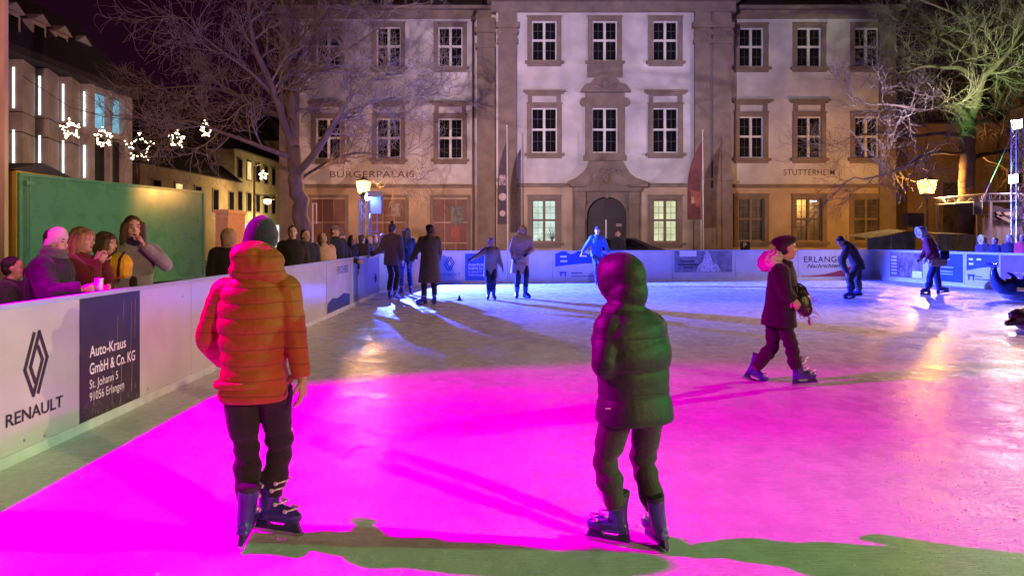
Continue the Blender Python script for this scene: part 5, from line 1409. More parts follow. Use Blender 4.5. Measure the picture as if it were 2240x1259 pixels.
def person(label, J, jacket, trousers, top="none", topm=None, hairm=None, hair_len=0.0, skates=True, skin=None, hat_low=.012, vox=.014, group=None, hem=.16, flare=.0, t=.022, puff=None, armpuff=None, fat=1.0,
           hands=None, gloves=None, face=True, mouth_open=False, bobble=None, fur=None, detail=False, tr_t=.016, seed=0, collar=True, hairvol=0.0, fringe=False, jname="jacket", wrinkle=.007, sleeve=1.0, wind=None, tall=.15, headless_hair=False, arm_t=None, tr_puff=None):
    s = J["s"]; loc = J["O"].copy(); skin = skin or SKIN
    # --- body, one skin
    mb = MB(); mb.loft(torso_rings(J, -.012 * s, .02, 0, n=20), 18)
    P, M, hs = head_shapes(mb, J)
    for sd in "LR":
        sh, el, wr = J["sh" + sd], J["el" + sd], J["wr" + sd]
        mb.tube([sh, el, wr], [.050 * s, .040 * s, .028 * s], 12, 6)
        hp, kn, an = J["hip" + sd], J["kn" + sd], J["an" + sd]
        mb.tube([hp + UP * .03 * s, kn, an], [.080 * s, .052 * s, .038 * s], 14, 6)
        if skates: continue
        tf = J["toe" + sd].normalized()
        mb.tube([an - UP * .0 * s - tf * .03 * s, an - UP * .055 * s + tf * .05 * s, an - UP * .062 * s + tf * .14 * s], [.036 * s, .034 * s, .022 * s], 12, 3)
    me = remeshed(mb, min(vox, .010) if face or detail else vox, 3, loc)
    parts = face_bits(J, P, M, hs, loc, mouth_open) if face else []
    hd = {"L": None, "R": None}; hd.update(hands or {})
    gl = []
    for sd, sg in (("L", -1), ("R", 1)):
        if hd[sd] == "hide": continue
        d = (J["wr" + sd] - J["el" + sd]).normalized(); palm = -J["ax_s"] * sg; curl = .40
        if hd[sd]: d, palm, curl = hd[sd]
        m2 = MB(); hand(m2, J["wr" + sd] - loc, Vector(d), Vector(palm), s * (1.06 if gloves else 1.0), curl, sg)
        if gloves is None: parts.append((m2, 0))
        else: gl.append(m2)
    join_into(me, parts)
    for m_ in (skin, EYEW, IRIS, hairm or HAIRD, LIPS, MOUTH): me.materials.append(m_)
    root = bpy.data.objects.new("person", me); COL.objects.link(root); root.location = loc
    tag(root, label, "person", group)
    for g in gl: g.build("glove", gloves, root, True)
    # --- trousers
    ph = .0
    mb = MB(); mb.loft(torso_rings(J, tr_t * .8, .0, 0, z_neck=.42, n=16), 20)
    for sd in "LR":
        hp, kn, an = J["hip" + sd], J["kn" + sd], J["an" + sd]
        fs_ = J.get("fs", s); end = an.lerp(kn, max(.02, (.22 * fs_ - (an - J["foot" + sd]).length) / (kn - an).length)) if skates else an.lerp(kn, .05)
        kk = (1 if sd == "L" else 2) * 1.7
        modf = (lambda a, kk=kk: 1 + .085 * math.sin(a * 62 + kk + .8 * math.sin(a * 19)) * (1 if a > .24 * s else .2) + .04 * math.sin(a * 27 + kk * 2)) if detail else None
        mb.tube([hp + UP * .05 * s, hp.lerp(kn, .5), kn, kn.lerp(end, .5), end], [.092 * s + tr_t * .4, .074 * s + tr_t * .6, .056 * s + tr_t, .058 * s + tr_t, .043 * s + tr_t * .9], 16, 8, modf)
    link("trousers", remeshed(mb, vox, 2 if detail else 3, loc, wrinkle * 1.1, 11, wrinkle * .6, 30, (1, 1, 1.8), seed), trousers, root, True)
    # --- jacket
    mb = MB(); mb.loft(torso_rings(J, t, hem, flare, puff=puff, fat=fat, n=90 if puff else 40), 28, 2.25)
    at = t if arm_t is None else arm_t
    for sd in "LR":
        sh, el, wr = J["sh" + sd], J["el" + sd], J["wr" + sd]
        inn = sh.lerp(J["chest"].lerp(J["neck"], .75), .35)
        end = el.lerp(wr, .96 * sleeve)
        mf = None
        if armpuff:
            lam, amp = armpuff; mf = lambda a: 1 + amp * (abs(math.sin(math.pi * a / lam)) ** .38 - .82)
        mb.tube([inn, sh, sh.lerp(el, .5), el, el.lerp(end, .5), end], [.060 * s + at * .8, .066 * s + at, .056 * s + at, .047 * s + at, .040 * s + at * .9, .032 * s + at * .8], 16, 10, mf)
    if collar: mb.tube([J["neck"] - UP * .03 * s, J["neck"] + UP * .025 * s, J["neck"] + (J["head"] - J["neck"]) * .38], [.082 * s, .083 * s, .078 * s], 18, 2)
    jk = link(jname, remeshed(mb, vox, 3 if puff else 4, loc, wrinkle, 10, wrinkle * .4, 31, (1, 1, 1.4), seed + 3), jacket, root, True)
    # --- shoes or skates
    for sd in "LR":
        if skates: skate(J, sd, root, loc, .006 if detail else max(.009, vox * .7), detail)
        else:
            an = J["an" + sd]; tf = J["toe" + sd].normalized()
            link("shoe", remeshed(MB().tube([an - UP * .045 * s - tf * .06 * s, an - UP * .05 * s + tf * .05 * s, an - UP * .06 * s + tf * .17 * s], [.052 * s, .052 * s, .034 * s], 12, 3).tube([an - UP * .04 * s, an + UP * .09 * s], [.052 * s, .056 * s], 12, 2), .014, 2, loc), SHOE, root, True)
    # --- head wear and hair
    if hairm is not None and top not in ("hood",):
        hair(J, root, loc, hairm, min(vox, .009), hair_len, hairvol, fringe=fringe, wind=wind)
    if top == "beanie": beanie(J, root, loc, topm, min(vox, .008), bobble=bobble, tall=tall, low=hat_low)
    elif top == "hood": hood_up(J, root, loc, topm or jacket, min(vox, .009), fur)
    elif top == "cap":
        P_, M_, r, f, u = head_up(J)
        mb = MB().ell(P_(0, -.012, .058), (.086 * s, .104 * s, .075 * s), M_, 18, 12).loft([(P_(0, .05, .055), r, u, .075 * s, .012 * s), (P_(0, .11, .050), r, u, .070 * s, .009 * s), (P_(0, .165, .040), r, u, .045 * s, .007 * s)], 14)
        link("cap", remeshed(mb, .008, 2, loc), topm, root, True)
    elif top == "beret":
        P_, M_, r, f, u = head_up(J)
        mb = MB().ell(P_(0, -.035, .080), (.125 * s, .138 * s, .064 * s), M_ @ Matrix.Rotation(.20, 3, 'X'), 22, 12).loft([(P_(0, -.014, .040), r, (f + u * .3).normalized(), .082 * s, .098 * s), (P_(0, -.014, .075), r, (f + u * .3).normalized(), .092 * s, .108 * s)], 20)
        link("beret", remeshed(mb, .007, 3, loc, .006, 14), topm, root, True)
    return root
# ------------------------------------------------------------------ wardrobe
ORANGE = cloth("orange red quilted nylon", (.37, .070, .016), .60, .35, 38, .14, .1, spec=.3)
NAVYK = cloth("dark navy knit", (.026, .011, .065), .9, 1.0, 160, .2, .3)
BLACKT = cloth("black trouser cloth", (.022, .015, .020), .8, .5, 80, .25)
GREYT = cloth("dark grey trouser cloth", (.042, .030, .036), .7, .5, 80, .2)
PUFF = cloth("black puffer nylon", (.024, .023, .026), .58, .35, 34, .25, .1, spec=.35)
BLACKC = cloth("black coat cloth", (.015, .011, .014), .85, .6, 90, .2, .2)
WHITEF = mat("pale fur", (.68, .60, .56), .9, .25, 30, 1.0, 120, sheen=.5)
TANC = cloth("tan coat cloth", (.58, .37, .25), .8, .5, 60)
BROWNC = cloth("brown jacket cloth", (.07, .045, .048), .8, .5, 60)
DARKC = cloth("very dark coat cloth", (.022, .016, .020), .8, .5, 60)
NAVYC = cloth("dark navy coat cloth", (.020, .020, .045), .8, .5, 60)
OLIVEC = cloth("olive brown coat cloth", (.085, .058, .052), .8, .5, 60)
BLUEC = cloth("bright blue jacket nylon", (.02, .09, .42), .5, .3, 60)
MAROONC = cloth("maroon jacket cloth", (.24, .020, .045), .75, .5, 60)
PURPC = cloth("dark violet jacket cloth", (.022, .014, .030), .7, .4, 60)
GREYF = cloth("pale grey fleece", (.24, .23, .26), .95, 1.0, 60, .25, .5)
YELC = cloth("yellow nylon", (.75, .42, .02), .5, .3, 50)
JEANS = cloth("dark blue jeans", (.03, .04, .13), .8, .6, 120)
REDC = cloth("red jacket cloth", (.60, .03, .04), .7, .4, 60)
PINKK = cloth("pale pink knit", (.72, .45, .60), .9, .9, 120, .12, .3)
GREYK = cloth("grey knit", (.12, .11, .12), .95, 1.0, 110, .2, .3)
BLACKK = cloth("black knit", (.02, .015, .018), .9, .9, 120, .2, .2)
TANK = cloth("tan knit", (.45, .30, .18), .9, .9, 120, .15, .3)

def add_seams(m, gap, depth=.006):
    """stitched cross seams of a quilted jacket: a real groove in the cloth (bump)"""
    nt = m.node_tree; N = nt.nodes; L = nt.links
    old = [n for n in N if n.type == 'BUMP'][0]
    tc = N.new("ShaderNodeTexCoord"); sx = N.new("ShaderNodeSeparateXYZ"); L.new(tc.outputs["Object"], sx.inputs[0])
    wb = N.new("ShaderNodeTexNoise"); wb.inputs["Scale"].default_value = 4; L.new(tc.outputs["Object"], wb.inputs["Vector"])
    def mth(op, a, b):
        q = N.new("ShaderNodeMath"); q.operation = op
        for i, v in enumerate((a, b)):
            if isinstance(v, (int, float)): q.inputs[i].default_value = v
            else: L.new(v, q.inputs[i])
        return q.outputs[0]
    z = mth('ADD', sx.outputs[2], mth('MULTIPLY', wb.outputs["Fac"], .03))
    a = mth('ABSOLUTE', mth('SINE', mth('MULTIPLY', z, math.pi / gap), 0), 0)
    h = mth('POWER', a, .35)
    b2 = N.new("ShaderNodeBump"); b2.inputs["Strength"].default_value = .5; b2.inputs["Distance"].default_value = depth
    L.new(h, b2.inputs["Height"]); L.new(old.outputs[0], b2.inputs["Normal"])
    L.new(b2.outputs[0], N["Principled BSDF"].inputs["Normal"])
    # crease shade painted into the colour, a darker line along each seam
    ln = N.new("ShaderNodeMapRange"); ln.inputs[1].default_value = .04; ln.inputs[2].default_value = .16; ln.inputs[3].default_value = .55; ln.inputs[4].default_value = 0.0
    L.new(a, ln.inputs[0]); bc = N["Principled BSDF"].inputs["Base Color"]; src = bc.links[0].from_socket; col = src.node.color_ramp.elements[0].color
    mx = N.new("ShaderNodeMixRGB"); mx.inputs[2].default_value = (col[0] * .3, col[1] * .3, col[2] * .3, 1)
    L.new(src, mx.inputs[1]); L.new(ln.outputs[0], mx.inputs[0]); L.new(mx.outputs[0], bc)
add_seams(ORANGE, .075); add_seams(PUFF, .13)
def jx(s, O, f, **p):
    J = {"s": s, "O": Vector(O), "f": Vector(f).normalized()}
    for k, v in p.items(): J[k] = Vector(v)
    J["ax_s"] = (J["shR"] - J["shL"]).normalized(); J["ax_h"] = (J["hipR"] - J["hipL"]).normalized()
    for k in ("footL", "footR"): J[k].z = max(J[k].z, 0.0) if "lift" not in p else J[k].z
    return J

# ------------------------------------------------------------------ A  boy in the orange red jacket
a = 3.66
J = jx(.90, (XP(560, a), a, 0), (.12, 1, 0),
       pelvis=W(556, 862, a), chest=W(556, 700, a), neck=W(562, 600, a - .01), head=W(572, 541, a + .05), hf=(.18, 1, -.04),
       shL=W(493, 640, a), shR=W(625, 632, a + .01), elL=W(452, 742, a + .02), wrL=W(488, 790, a + .27), elR=W(645, 742, a), wrR=W(661, 829, a - .04),
       hipL=W(522, 868, a), hipR=W(600, 866, a + .03), knL=W(541, 985, a + .02), knR=W(613, 978, a + .10), anL=W(541, 1100, a - .01), anR=W(594, 1085, a + .08),
       footL=W(531, 1192, 3.58), footR=W(585, 1163, 3.74), toeL=(-.12, 1, 0), toeR=(.93, -.22, 0))
J["upL"] = Vector((.10, .02, 1)); J["upR"] = Vector((.04, 0, 1))
sA = J["s"]; J2 = J
_skate0 = skate
def skate(J, side, root, loc, vox, outer, shin=None):
    if "fs" in J:
        J = dict(J); J["s"] = J["fs"]
    return _skate0(J, side, root, loc, vox, outer, shin)
J["fs"] = .80
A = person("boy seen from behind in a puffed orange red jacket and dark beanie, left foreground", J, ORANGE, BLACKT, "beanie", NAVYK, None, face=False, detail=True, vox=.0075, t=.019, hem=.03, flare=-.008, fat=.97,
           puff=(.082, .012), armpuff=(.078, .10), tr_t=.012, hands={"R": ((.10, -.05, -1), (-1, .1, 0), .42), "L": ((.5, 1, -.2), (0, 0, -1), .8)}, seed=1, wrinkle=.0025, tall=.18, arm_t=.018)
loc = J["O"]; s = sA
mb = MB(); c = W(557, 571, a - .075)
mb.ell(c + Vector((0, .035, .0)), (.128, .098, .084)); mb.ell(c + Vector((-.005, .035, -.05)), (.142, .085, .065)); mb.ell(c + Vector((0, .06, -.085)), (.15, .085, .05)); mb.ell(c + Vector((-.02, .05, .045)), (.100, .09, .055)); mb.ell(c + Vector((-.03, .02, .03)), (.10, .09, .06))
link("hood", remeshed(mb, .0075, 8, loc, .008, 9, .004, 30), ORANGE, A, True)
mb = MB(); mb.ell(W(566, 596, a + .04), (.085, .085, .06))
link("hem_band", remeshed(MB().loft([(J["pelvis"] + UP * .045 + UP * k * .012, J["ax_h"], J["f"], .172 + .006 * math.sin(k * 1.05), .138 + .006 * math.sin(k * 1.05)) for k in range(4)], 30, 2.2), .0075, 2, loc), ORANGE, A, True)
mb.bm.free()
MB().bar(J["knR"] + Vector((.058, -.02, .10)) - loc, J["knR"] + Vector((.064, -.025, .10)) - loc, .011, .011, 12).build("pocket_badge", BUCK, A)

# ------------------------------------------------------------------ B  child in the hooded puffer
b = 3.57
J = jx(.90, (XP(1400, b), b, 0), (-.42, .9, 0),
       pelvis=W(1388, 890, b), chest=W(1384, 775, b), neck=W(1364, 680, b), head=W(1355, 615, b + .03), hf=(-.62, .75, -.16),
       shL=W(1335, 715, b - .06), shR=W(1424, 715, b + .06), elL=W(1322, 795, b - .12), wrL=W(1342, 838, b + .02), elR=W(1441, 785, b + .12), wrR=W(1432, 850, b + .24),
       hipL=W(1354, 905, b - .03), hipR=W(1419, 905, b + .04), knL=W(1322, 1005, b + .03), knR=W(1406, 1008, b + .12), anL=W(1350, 1112, b + .0), anR=W(1434, 1118, b + .02),
       footL=W(1354, 1190, 3.60), footR=W(1450, 1199, 3.57), toeL=(-.83, .42, 0), toeR=(-.30, 1, 0))
J["upL"] = Vector((-.02, 0, 1)); J["upR"] = Vector((-.16, 0, 1)); J["fs"] = .71
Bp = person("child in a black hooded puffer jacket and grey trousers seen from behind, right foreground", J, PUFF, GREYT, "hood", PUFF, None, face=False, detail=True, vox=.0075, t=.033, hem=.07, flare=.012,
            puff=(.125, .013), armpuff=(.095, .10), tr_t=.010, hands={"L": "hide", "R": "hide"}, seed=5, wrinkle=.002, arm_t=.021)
MB().box(-.012, .012, -.003, .003, -.003, .003).build("zip_pull", BUCK, Bp).location = W(1330, 893, b - .16) - J["O"]

# ------------------------------------------------------------------ C  woman with beret in profile
c = 7.45
J = jx(.92, (XP(1722, c), c, 0), (1, 0, 0),
       pelvis=W(1704, 692, c), chest=W(1710, 632, c), neck=W(1712, 578, c), head=W(1722, 543, c - .02), hf=(1, -.12, -.05),
       shR=W(1707, 594, c - .17), shL=W(1712, 594, c + .17), elR=W(1716, 636, c - .24), wrR=W(1735, 655, c - .20), elL=W(1735, 632, c + .2), wrL=W(1757, 640, c + .02),
       hipR=W(1712, 702, c - .08), hipL=W(1694, 702, c + .08), knR=W(1730, 750, c - .07), knL=W(1690, 758, c + .10), anR=W(1741, 806, c - .05), anL=W(1652, 806, c + .15),
       footR=W(1748, 843, 7.46), footL=W(1637, 832, 7.74), toeR=(1, -.06, 0), toeL=(1, -.1, -.08))
J["upR"] = Vector((-.10, 0, 1)); J["upL"] = Vector((.42, 0, 1)); J["fs"] = .80
C_ = person("woman in a black beret and dark coat with big fur hood gliding right", J, BLACKC, BLACKT, "beret", BLACKK, HAIRD, hair_len=0, vox=.009, detail=True, t=.030, hem=.10, flare=.01, tr_t=.016, skin=SKIN2,
            hands={"R": ((.55, -.1, -.85), (.2, .9, 0), .55), "L": ((.3, -.6, -.5), (-.4, -.5, 0), .7)}, seed=8, wrinkle=.006)
fur_collar(J, C_, J["O"], WHITEF, rad=.125, thick=.072, back=.09, drop=.015, vox=.009)
mb = MB(); q = W(1689, 566, c)
mb.ell(q + Vector((-.01, 0, 0)), (.105, .12, .085)); mb.ell(q + Vector((-.07, 0, -.045)), (.06, .10, .085)); mb.ell(q + Vector((.02, 0, .04)), (.085, .12, .05))
link("fur_hood", remeshed(mb, .008, 1, J["O"], .016, 40, .010, 85), WHITEF, C_, True)
bag = thing("handbag", "black bag with pale fringe held by the woman in the beret", "bag", W(1757, 664, c - .16))
mb = MB().ell((0, 0, 0), (.085, .05, .105)).ell((.02, 0, -.06), (.075, .045, .07))
link("body", remeshed(mb, .008, 2, None, .008, 14), mat("black leather", (.025, .02, .022), .35, .2, bump=.3), bag, True)
mb = MB(); rr = random.Random(2)
for i in range(40):
    x = .02 + .08 * math.cos(i * .7); z = -.02 + .10 * math.sin(i * 1.1)
    mb.bar((x, -.05 * rr.random(), z), (x + .02 + .04 * rr.random(), -.05 * rr.random(), z - .02 - .05 * rr.random()), .003, .0015, 4)
for i in range(14): mb.bar((.05, -.01, -.12), (.05 + rr.gauss(.02, .03), rr.gauss(0, .02), -.20 - .02 * rr.random()), .004, .002, 4)
mb.build("fringe", mat("pale green fringe", (.32, .36, .24), .8, .3), bag)
mb = MB(); mb.path([(-.06, 0, .08), (-.07, .01, .16), (-.03, .02, .20), (.03, .02, .16), (.05, 0, .08)], .008); mb.build("strap", MATS["black leather"], bag)

# ------------------------------------------------------------------ skaters farther back
def at_px(px, py):            # ice position under a pixel
    D = EYE * F / (py - HZ); return XP(px, D), D
# couple at the left boards and the long coat
x, y = at_px(858, 655)
person("tall skater in a brown jacket and bobble hat reaching for the left boards", pose(x, y, 12, 1.80, armL=((.10, -.02, -.26), (.38, .02, -.42)), armR=((.06, .0, -.29), (.10, .03, -.54)), stride=(.05, -.08), spread=.10), BROWNC, BLACKT, "beanie", BLACKK, HAIRD, bobble=BLACKK, hem=.20, t=.03, face=False, seed=11, tall=.13)
x, y = at_px(889, 643)
person("slim skater with long dark hair in a dark jacket beside the bobble hat", pose(x, y, -20, 1.72, stride=(.1, -.1), headyaw=-50, armR=((.08, .0, -.29), (.12, .03, -.54))), NAVYC, JEANS, "none", None, HAIRD, hair_len=.22, hem=.12, t=.02, seed=12)
x, y = at_px(940, 667)
person("skater in a long dark brown coat and black beanie holding out the left hand", pose(x, y, -14, 1.75, stride=(-.02, .05), spread=.13, toe=(50, 5), armL=((.14, .02, -.27), (.26, .06, -.50)), armR=((.05, .0, -.28), (.03, .1, -.5)), headyaw=-40), OLIVEC, BLACKT, "beanie", BLACKK, HAIRD, hem=.52, flare=.05, t=.032, face=True, seed=13, fat=1.08, jname="long_coat", tall=.14)
x, y = at_px(1074, 655)
person("child in a pale knit hat and grey brown coat being led on the blue ice", pose(x, y, 175, 1.46, stride=(.03, -.03), spread=.07, lean=10, armR=((.20, .06, -.16), (.44, .12, -.26)), armL=((.07, .0, -.29), (.16, .06, -.52)), headyaw=150, headpitch=-14), cloth("grey beige child coat", (.34, .25, .19), .8, .5, 60), NAVYC, "beanie", mat("pale striped knit", (.45, .30, .36), .9, .5, 16, .8, 100), HAIRB, hem=.36, flare=.03, t=.028, bobble=WHITEF, gloves=BLACKK, seed=14, fur=None)
x, y = at_px(1139, 652)
person("adult in a tan quilted coat with fur hood and dark mittens beside the child", pose(x, y, 165, 1.76, stride=(.04, -.06), spread=.10, toe=(20, -14), sidelean=-5, armR=((.10, .02, -.28), (.10, .16, -.48)), armL=((.05, .08, -.27), (-.10, .24, -.36)), headyaw=200, headpitch=-16), TANC, NAVYC, "none", None, HAIRL, hair_len=.05, hem=.42, flare=.035, t=.035, puff=(.10, .012), gloves=BLACKK, seed=15, fat=1.05, jname="coat")
x, y = at_px(1305, 624)
person("skater in a bright blue jacket and dark cap gliding past the far boards", pose(x, y, 175, 1.80, stride=(-.18, .30), lean=8, spread=.06, lift=(0, .03), armR=((.16, -.02, -.24), (.30, .02, -.44)), armL=((.10, .05, -.27), (.18, .16, -.46)), headyaw=195), BLUEC, JEANS, "cap", BLACKC, HAIRD, hem=.12, t=.026, seed=16)
# bent skater
d = 18.2
J = jx(1.0, (XP(1868, d), d, 0), (-1, -.15, 0),
       pelvis=W(1876, 577, d), chest=W(1862, 548, d), neck=W(1850, 535, d - .05), head=W(1839, 528, d - .1), hf=(-.75, -.35, -.45),
       shL=W(1853, 543, d - .2), shR=W(1853, 543, d + .2), elL=W(1842, 572, d - .25), wrL=W(1853, 596, d - .15), elR=W(1840, 572, d + .2), wrR=W(1852, 598, d + .1),
       hipL=W(1875, 583, d - .09), hipR=W(1877, 583, d + .09), knL=W(1858, 610, d - .1), knR=W(1876, 612, d + .2), anL=W(1866, 636, d - .1), anR=W(1880, 632, d + .5),
       footL=W(1865, 653, 18.1), footR=W(1880, 646, 19.1), toeL=(-1, -.1, 0), toeR=(-.8, .2, 0))
person("skater in dark clothes bent over with hands on the knees near the far right corner", J, BROWNC, BROWNC, "beanie", NAVYK, HAIRD, t=.028, hem=.14, face=True, seed=17, tr_t=.03, tall=.11)
# leaning skater with the tan bag
d = 19.3
J = jx(1.0, (XP(2038, d), d, 0), (-1, -.1, 0),
       pelvis=W(2046, 572, d), chest=W(2036, 538, d), neck=W(2027, 519, d), head=W(2016, 508, d), hf=(-.9, -.2, -.3),
       shL=W(2028, 526, d - .19), shR=W(2028, 526, d + .19), elL=W(2036, 550, d - .28), wrL=W(2026, 566, d - .25), elR=W(2024, 552, d + .22), wrR=W(2012, 566, d + .2),
       hipL=W(2045, 578, d - .09), hipR=W(2047, 578, d + .09), knL=W(2034, 606, d - .1), knR=W(2050, 606, d + .1), anL=W(2034, 632, d - .1), anR=W(2055, 630, d + .2),
       footL=W(2030, 646, 19.2), footR=W(2056, 642, 19.75), toeL=(-1, -.2, 0), toeR=(.9, -.3, 0))
pE = person("skater in a maroon jacket with a pale fur hood leaning forward by the right boards", J, MAROONC, JEANS, "hood", WHITEF, None, t=.03, hem=.14, fur=WHITEF, seed=18, puff=(.1, .01), tr_t=.025)
bg_ = thing("hip_bag", "tan bag slung at the hip of the skater in maroon", "bag", W(2054, 572, d - .24))
mb = MB().box(-.26, .22, -.07, .06, -.12, .10, .03)
link("body", remeshed(mb, .014, 3, None, .02, 7), TANC, bg_, True)
MB().box(.02, .24, -.08, .02, .06, .28, .02).build("pouch", NAVYC, bg_, True)

# ------------------------------------------------------------------ spectators behind the left boards
def spectator(label, px, D, top_py, yaw, extra=0.0, **kw):
    x = XP(px, D); h = ZP(top_py, D) + extra
    pk = {k: kw.pop(k) for k in list(kw) if k in ("lean", "sidelean", "armL", "armR", "headyaw", "headpitch", "headfwd", "stride")}
    return x, h, pose(x, D, yaw, h, skates=False, **pk), kw
def add(label, px, D, top_py, yaw, jacket, trousers=BLACKT, **kw):
    kw.setdefault('group', 'spectators behind the boards')
    x, h, J, kw = spectator(label, px, D, top_py, yaw, **kw)
    return person(label, J, jacket, trousers, skates=False, **kw), J
S1, J1 = add("spectator in a pale pink beanie and dark violet jacket holding a small cup", 100, 6.15, 505, 82, PURPC, lean=12, headyaw=95, headpitch=-6, top="beanie", topm=PINKK, hairm=HAIRD, vox=.010, t=.045, hem=.2, skin=SKIN2, seed=21, fat=1.08,
             armR=((.10, .10, -.24), (.02, .36, -.20)), armL=((.08, .12, -.25), (-.02, .38, -.22)), hands={"R": ((1, .2, .15), (-.2, 1, .3), .8), "L": ((1, .0, .0), (0, -1, .3), .8)}, tall=.15, hat_low=-.015)
scarf(J1, S1, J1["O"], GREYK, .009, .092, .10)
link("shoulder_patch", remeshed(MB().ell(J1["shR"] + Vector((.05, -.05, -.10)), (.055, .045, .05)), .010, 2, J1["O"]), mat("pale patch", (.62, .42, .45), .7, .1), S1, True)
cup = thing("paper_cup", "small pale cup in the hand of the spectator with the pink beanie", "cup", J1["wrR"] + Vector((.10, .055, .035)))
MB().loft([(Vector((0, 0, z)), Vector((1, 0, 0)), Vector((0, 1, 0)), r_, r_) for z, r_ in ((-.045, .026), (.0, .030), (.045, .034))], 16).build("cup_wall", mat("paper cup", (.70, .68, .66), .5, .05), cup, True)
MB().bar((0, 0, .0445), (0, 0, .052), .036, .034, 16).build("rim", WHITE, cup)
add("dark clothed spectator half cut by the left edge of the photo", 14, 6.0, 566, 70, DARKC, lean=8, vox=.012, hairm=HAIRD, t=.035, hem=.2, seed=22, face=True)
S2, J2_ = add("fair haired spectator in a burgundy jumper with both hands raised to the mouth", 156, 6.55, 500, 78, cloth("burgundy jumper knit", (.13, .012, .022), .9, .8, 70), lean=14, headyaw=92, headpitch=-4, hairm=HAIRL, hair_len=.20, wind=Vector((-.10, .02, .02)), vox=.010, t=.03, hem=.18, skin=SKIN2, seed=23, fringe=True, hairvol=.006,
              armR=((.04, .20, -.17), (-.06, .20, .03)), armL=((.04, .20, -.17), (-.12, .20, .02)), hands={"R": ((.35, .1, 1), (.5, .5, 0), .75), "L": ((.3, .2, 1), (.6, -.6, 0), .75)}, mouth_open=True)
S3, J3 = add("spectator with a short brown bob and dark maroon jacket looking to the right", 216, 7.15, 512, 80, cloth("dark maroon cloth", (.10, .018, .035), .8, .5, 60), lean=10, headyaw=88, headpitch=-5, hairm=HAIRB, hair_len=.04, vox=.010, t=.03, hem=.2, skin=SKIN2, seed=24, hairvol=.008, fringe=True)
S4, J4 = add("young woman with long brown hair and open grey fleece jacket, hand at her mouth", 290, 7.5, 479, 150, GREYF, lean=4, headyaw=140, headpitch=-4, hairm=HAIRB, hair_len=.26, vox=.009, t=.035, hem=.22, seed=25, hairvol=.004, skin=SKIN2, mouth_open=True, fat=1.0, arm_t=.022,
             armL=((.14, .13, -.17), (-.09, .24, .06)), armR=((.08, .04, -.28), (.02, .22, -.40)), hands={"L": ((-.4, -.1, 1), (-.7, -.4, 0), .85)})
f4 = J4["f"]
link("top", remeshed(MB().loft([(J4["chest"] + f4 * .092 * J4["s"] + UP * z, J4["ax_s"], f4, .085 - abs(z) * .12, .050) for z in (-.36, -.25, -.12, 0, .08)], 18), .010, 3, J4["O"]), BLACKK, S4, True)
scarf(J4, S4, J4["O"], cloth("dark violet scarf", (.06, .03, .09), .9, 1, 60), .010, .082, .07)
fur_collar(J4, S4, J4["O"], cloth("tan fleece lining", (.36, .24, .16), .95, 1, 60), rad=.10, thick=.030, back=-.01, drop=.04, vox=.010, name="collar_lining")
sbg = thing("shoulder_bag", "bright yellow bag with black straps between the bob hair and the grey fleece spectators", "bag", W(262, 578, 7.05))
link("body", remeshed(MB().ell((0, 0, 0), (.13, .09, .11)).box(-.10, .10, -.07, .07, -.13, .06, .02), .009, 4, None, .012, 12), YELC, sbg, True)
for x0 in (-.055, .045): MB().path([(x0, -.098, -.11), (x0, -.102, -.02), (x0 + .005, -.085, .06), (x0 + .01, -.02, .12)], .009, 6).build("strap", DARKC, sbg)
# middle group
M1, JM = add("spectator in black seen from behind with a tan fur hat beside the orange red jacket", 500, 9.9, 507, -20, DARKC, top="hood", topm=cloth("tan fur hood", (.40, .27, .16), .95, 1, 60), vox=.012, t=.04, hem=.25, seed=26, face=False)
add("dark haired man in a black zip jacket behind the left boards", 640, 12.6, 497, 165, DARKC, hairm=HAIRD, vox=.012, t=.035, hem=.2, skin=SKIN2, seed=27, headyaw=160, fat=1.08)
M3, JM3 = add("spectator in a tan fur trimmed coat looking up behind the left boards", 706, 14.4, 511, 150, TANC, hairm=HAIRB, hair_len=.12, vox=.012, t=.035, hem=.3, seed=28, headyaw=130, headpitch=30, skin=SKIN2)
fur_collar(JM3, M3, JM3["O"], WHITEF, rad=.10, thick=.045, back=.02, drop=.02, vox=.011)
add("spectator with a white trimmed dark cap behind the left boards", 733, 15.6, 496, 140, NAVYC, top="cap", topm=GREYK, hairm=HAIRD, vox=.012, t=.03, seed=29, headyaw=120)
add("crouching dark spectator leaning on the left boards beside the cap wearer", 760, 16.6, 513, 115, DARKC, hairm=HAIRD, hair_len=.1, vox=.013, t=.035, lean=22, seed=30, armR=((.05, .15, -.24), (.0, .38, -.30)))
add("short haired spectator below the truss tower turned away from the ice", 787, 18.4, 515, 30, DARKC, hairm=HAIRD, vox=.013, t=.035, lean=12, seed=31, face=False, fat=1.1)
add("spectator with long fair brown hair below the truss tower", 806, 19.0, 517, 100, PURPC, hairm=HAIRL, hair_len=.2, vox=.013, t=.03, seed=32, headyaw=110)
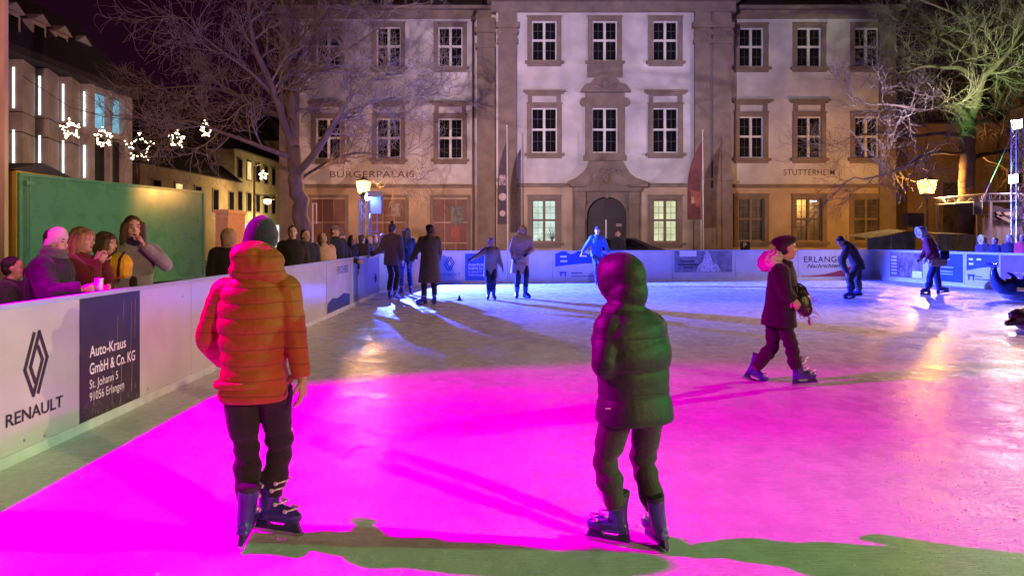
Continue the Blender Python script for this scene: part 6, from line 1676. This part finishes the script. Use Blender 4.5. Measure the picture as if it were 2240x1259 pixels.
add("man in a dark navy coat between the zip jacket man and the tan coat", 668, 13.5, 505, 150, NAVYC, hairm=HAIRD, vox=.013, t=.035, seed=41, headyaw=130, skin=SKIN2)
add("spectator with a dark grey knit hat half hidden behind the cap wearer", 748, 17.4, 511, 130, BROWNC, top="beanie", topm=GREYK, hairm=HAIRD, vox=.013, t=.035, seed=42)
add("spectator in a brown jacket beyond the truss tower near the rink corner", 822, 20.4, 516, 160, BROWNC, hairm=HAIRB, hair_len=.12, vox=.014, t=.03, seed=43)
add("spectator behind the corner boards raising an arm beside the bobble hat", 838, 21.5, 513, 150, DARKC, hairm=HAIRD, vox=.014, t=.03, seed=33, armR=((.10, .04, -.10), (.06, .10, .16)))
add("dark clothed visitor standing behind the far boards in front of the portal", 1352, 28.6, 506, 190, DARKC, hairm=HAIRD, vox=.015, t=.03, seed=34, hem=.3)
# right group
add("spectator in a pale fur hood behind the right boards", 2150, 23.2, 518, 250, BROWNC, top="hood", topm=WHITEF, fur=WHITEF, vox=.014, t=.03, seed=35)
add("dark haired spectator facing left behind the right boards", 2177, 22.4, 521, 265, NAVYC, hairm=HAIRD, vox=.014, t=.035, seed=36, skin=SKIN2)
add("spectator in a pale knit hat behind the right boards before the curtain", 2209, 22.0, 516, 240, PURPC, top="beanie", topm=mat("pale knit", (.6, .5, .52), .9, .2, 20), hairm=HAIRL, hair_len=.1, vox=.014, t=.03, seed=37)
add("spectator in a red jacket at the right edge of the photo", 2238, 21.6, 515, 255, REDC, hairm=HAIRD, vox=.014, t=.04, seed=38)
GROUPS = {"street lamp": "street lamps around the square", "floodlight": "floodlights on the right mast", "flagpole": "white flagpoles before the palace", "rink barrier": "boards around the rink",
          "house": "town houses down the side street", "tree": "bare trees on the square", "canopy": "plastic canopies behind the right boards", "person": "skaters on the ice", "plant": "plants inside the lit windows"}
for o_ in list(COL.objects):
    if o_.parent is None and "group" not in o_ and o_.get("category") in GROUPS: o_["group"] = GROUPS[o_["category"]]
COL.children.unlink(TMP) if TMP.name in [c_.name for c_ in COL.children] else None
bpy.data.collections.remove(TMP)
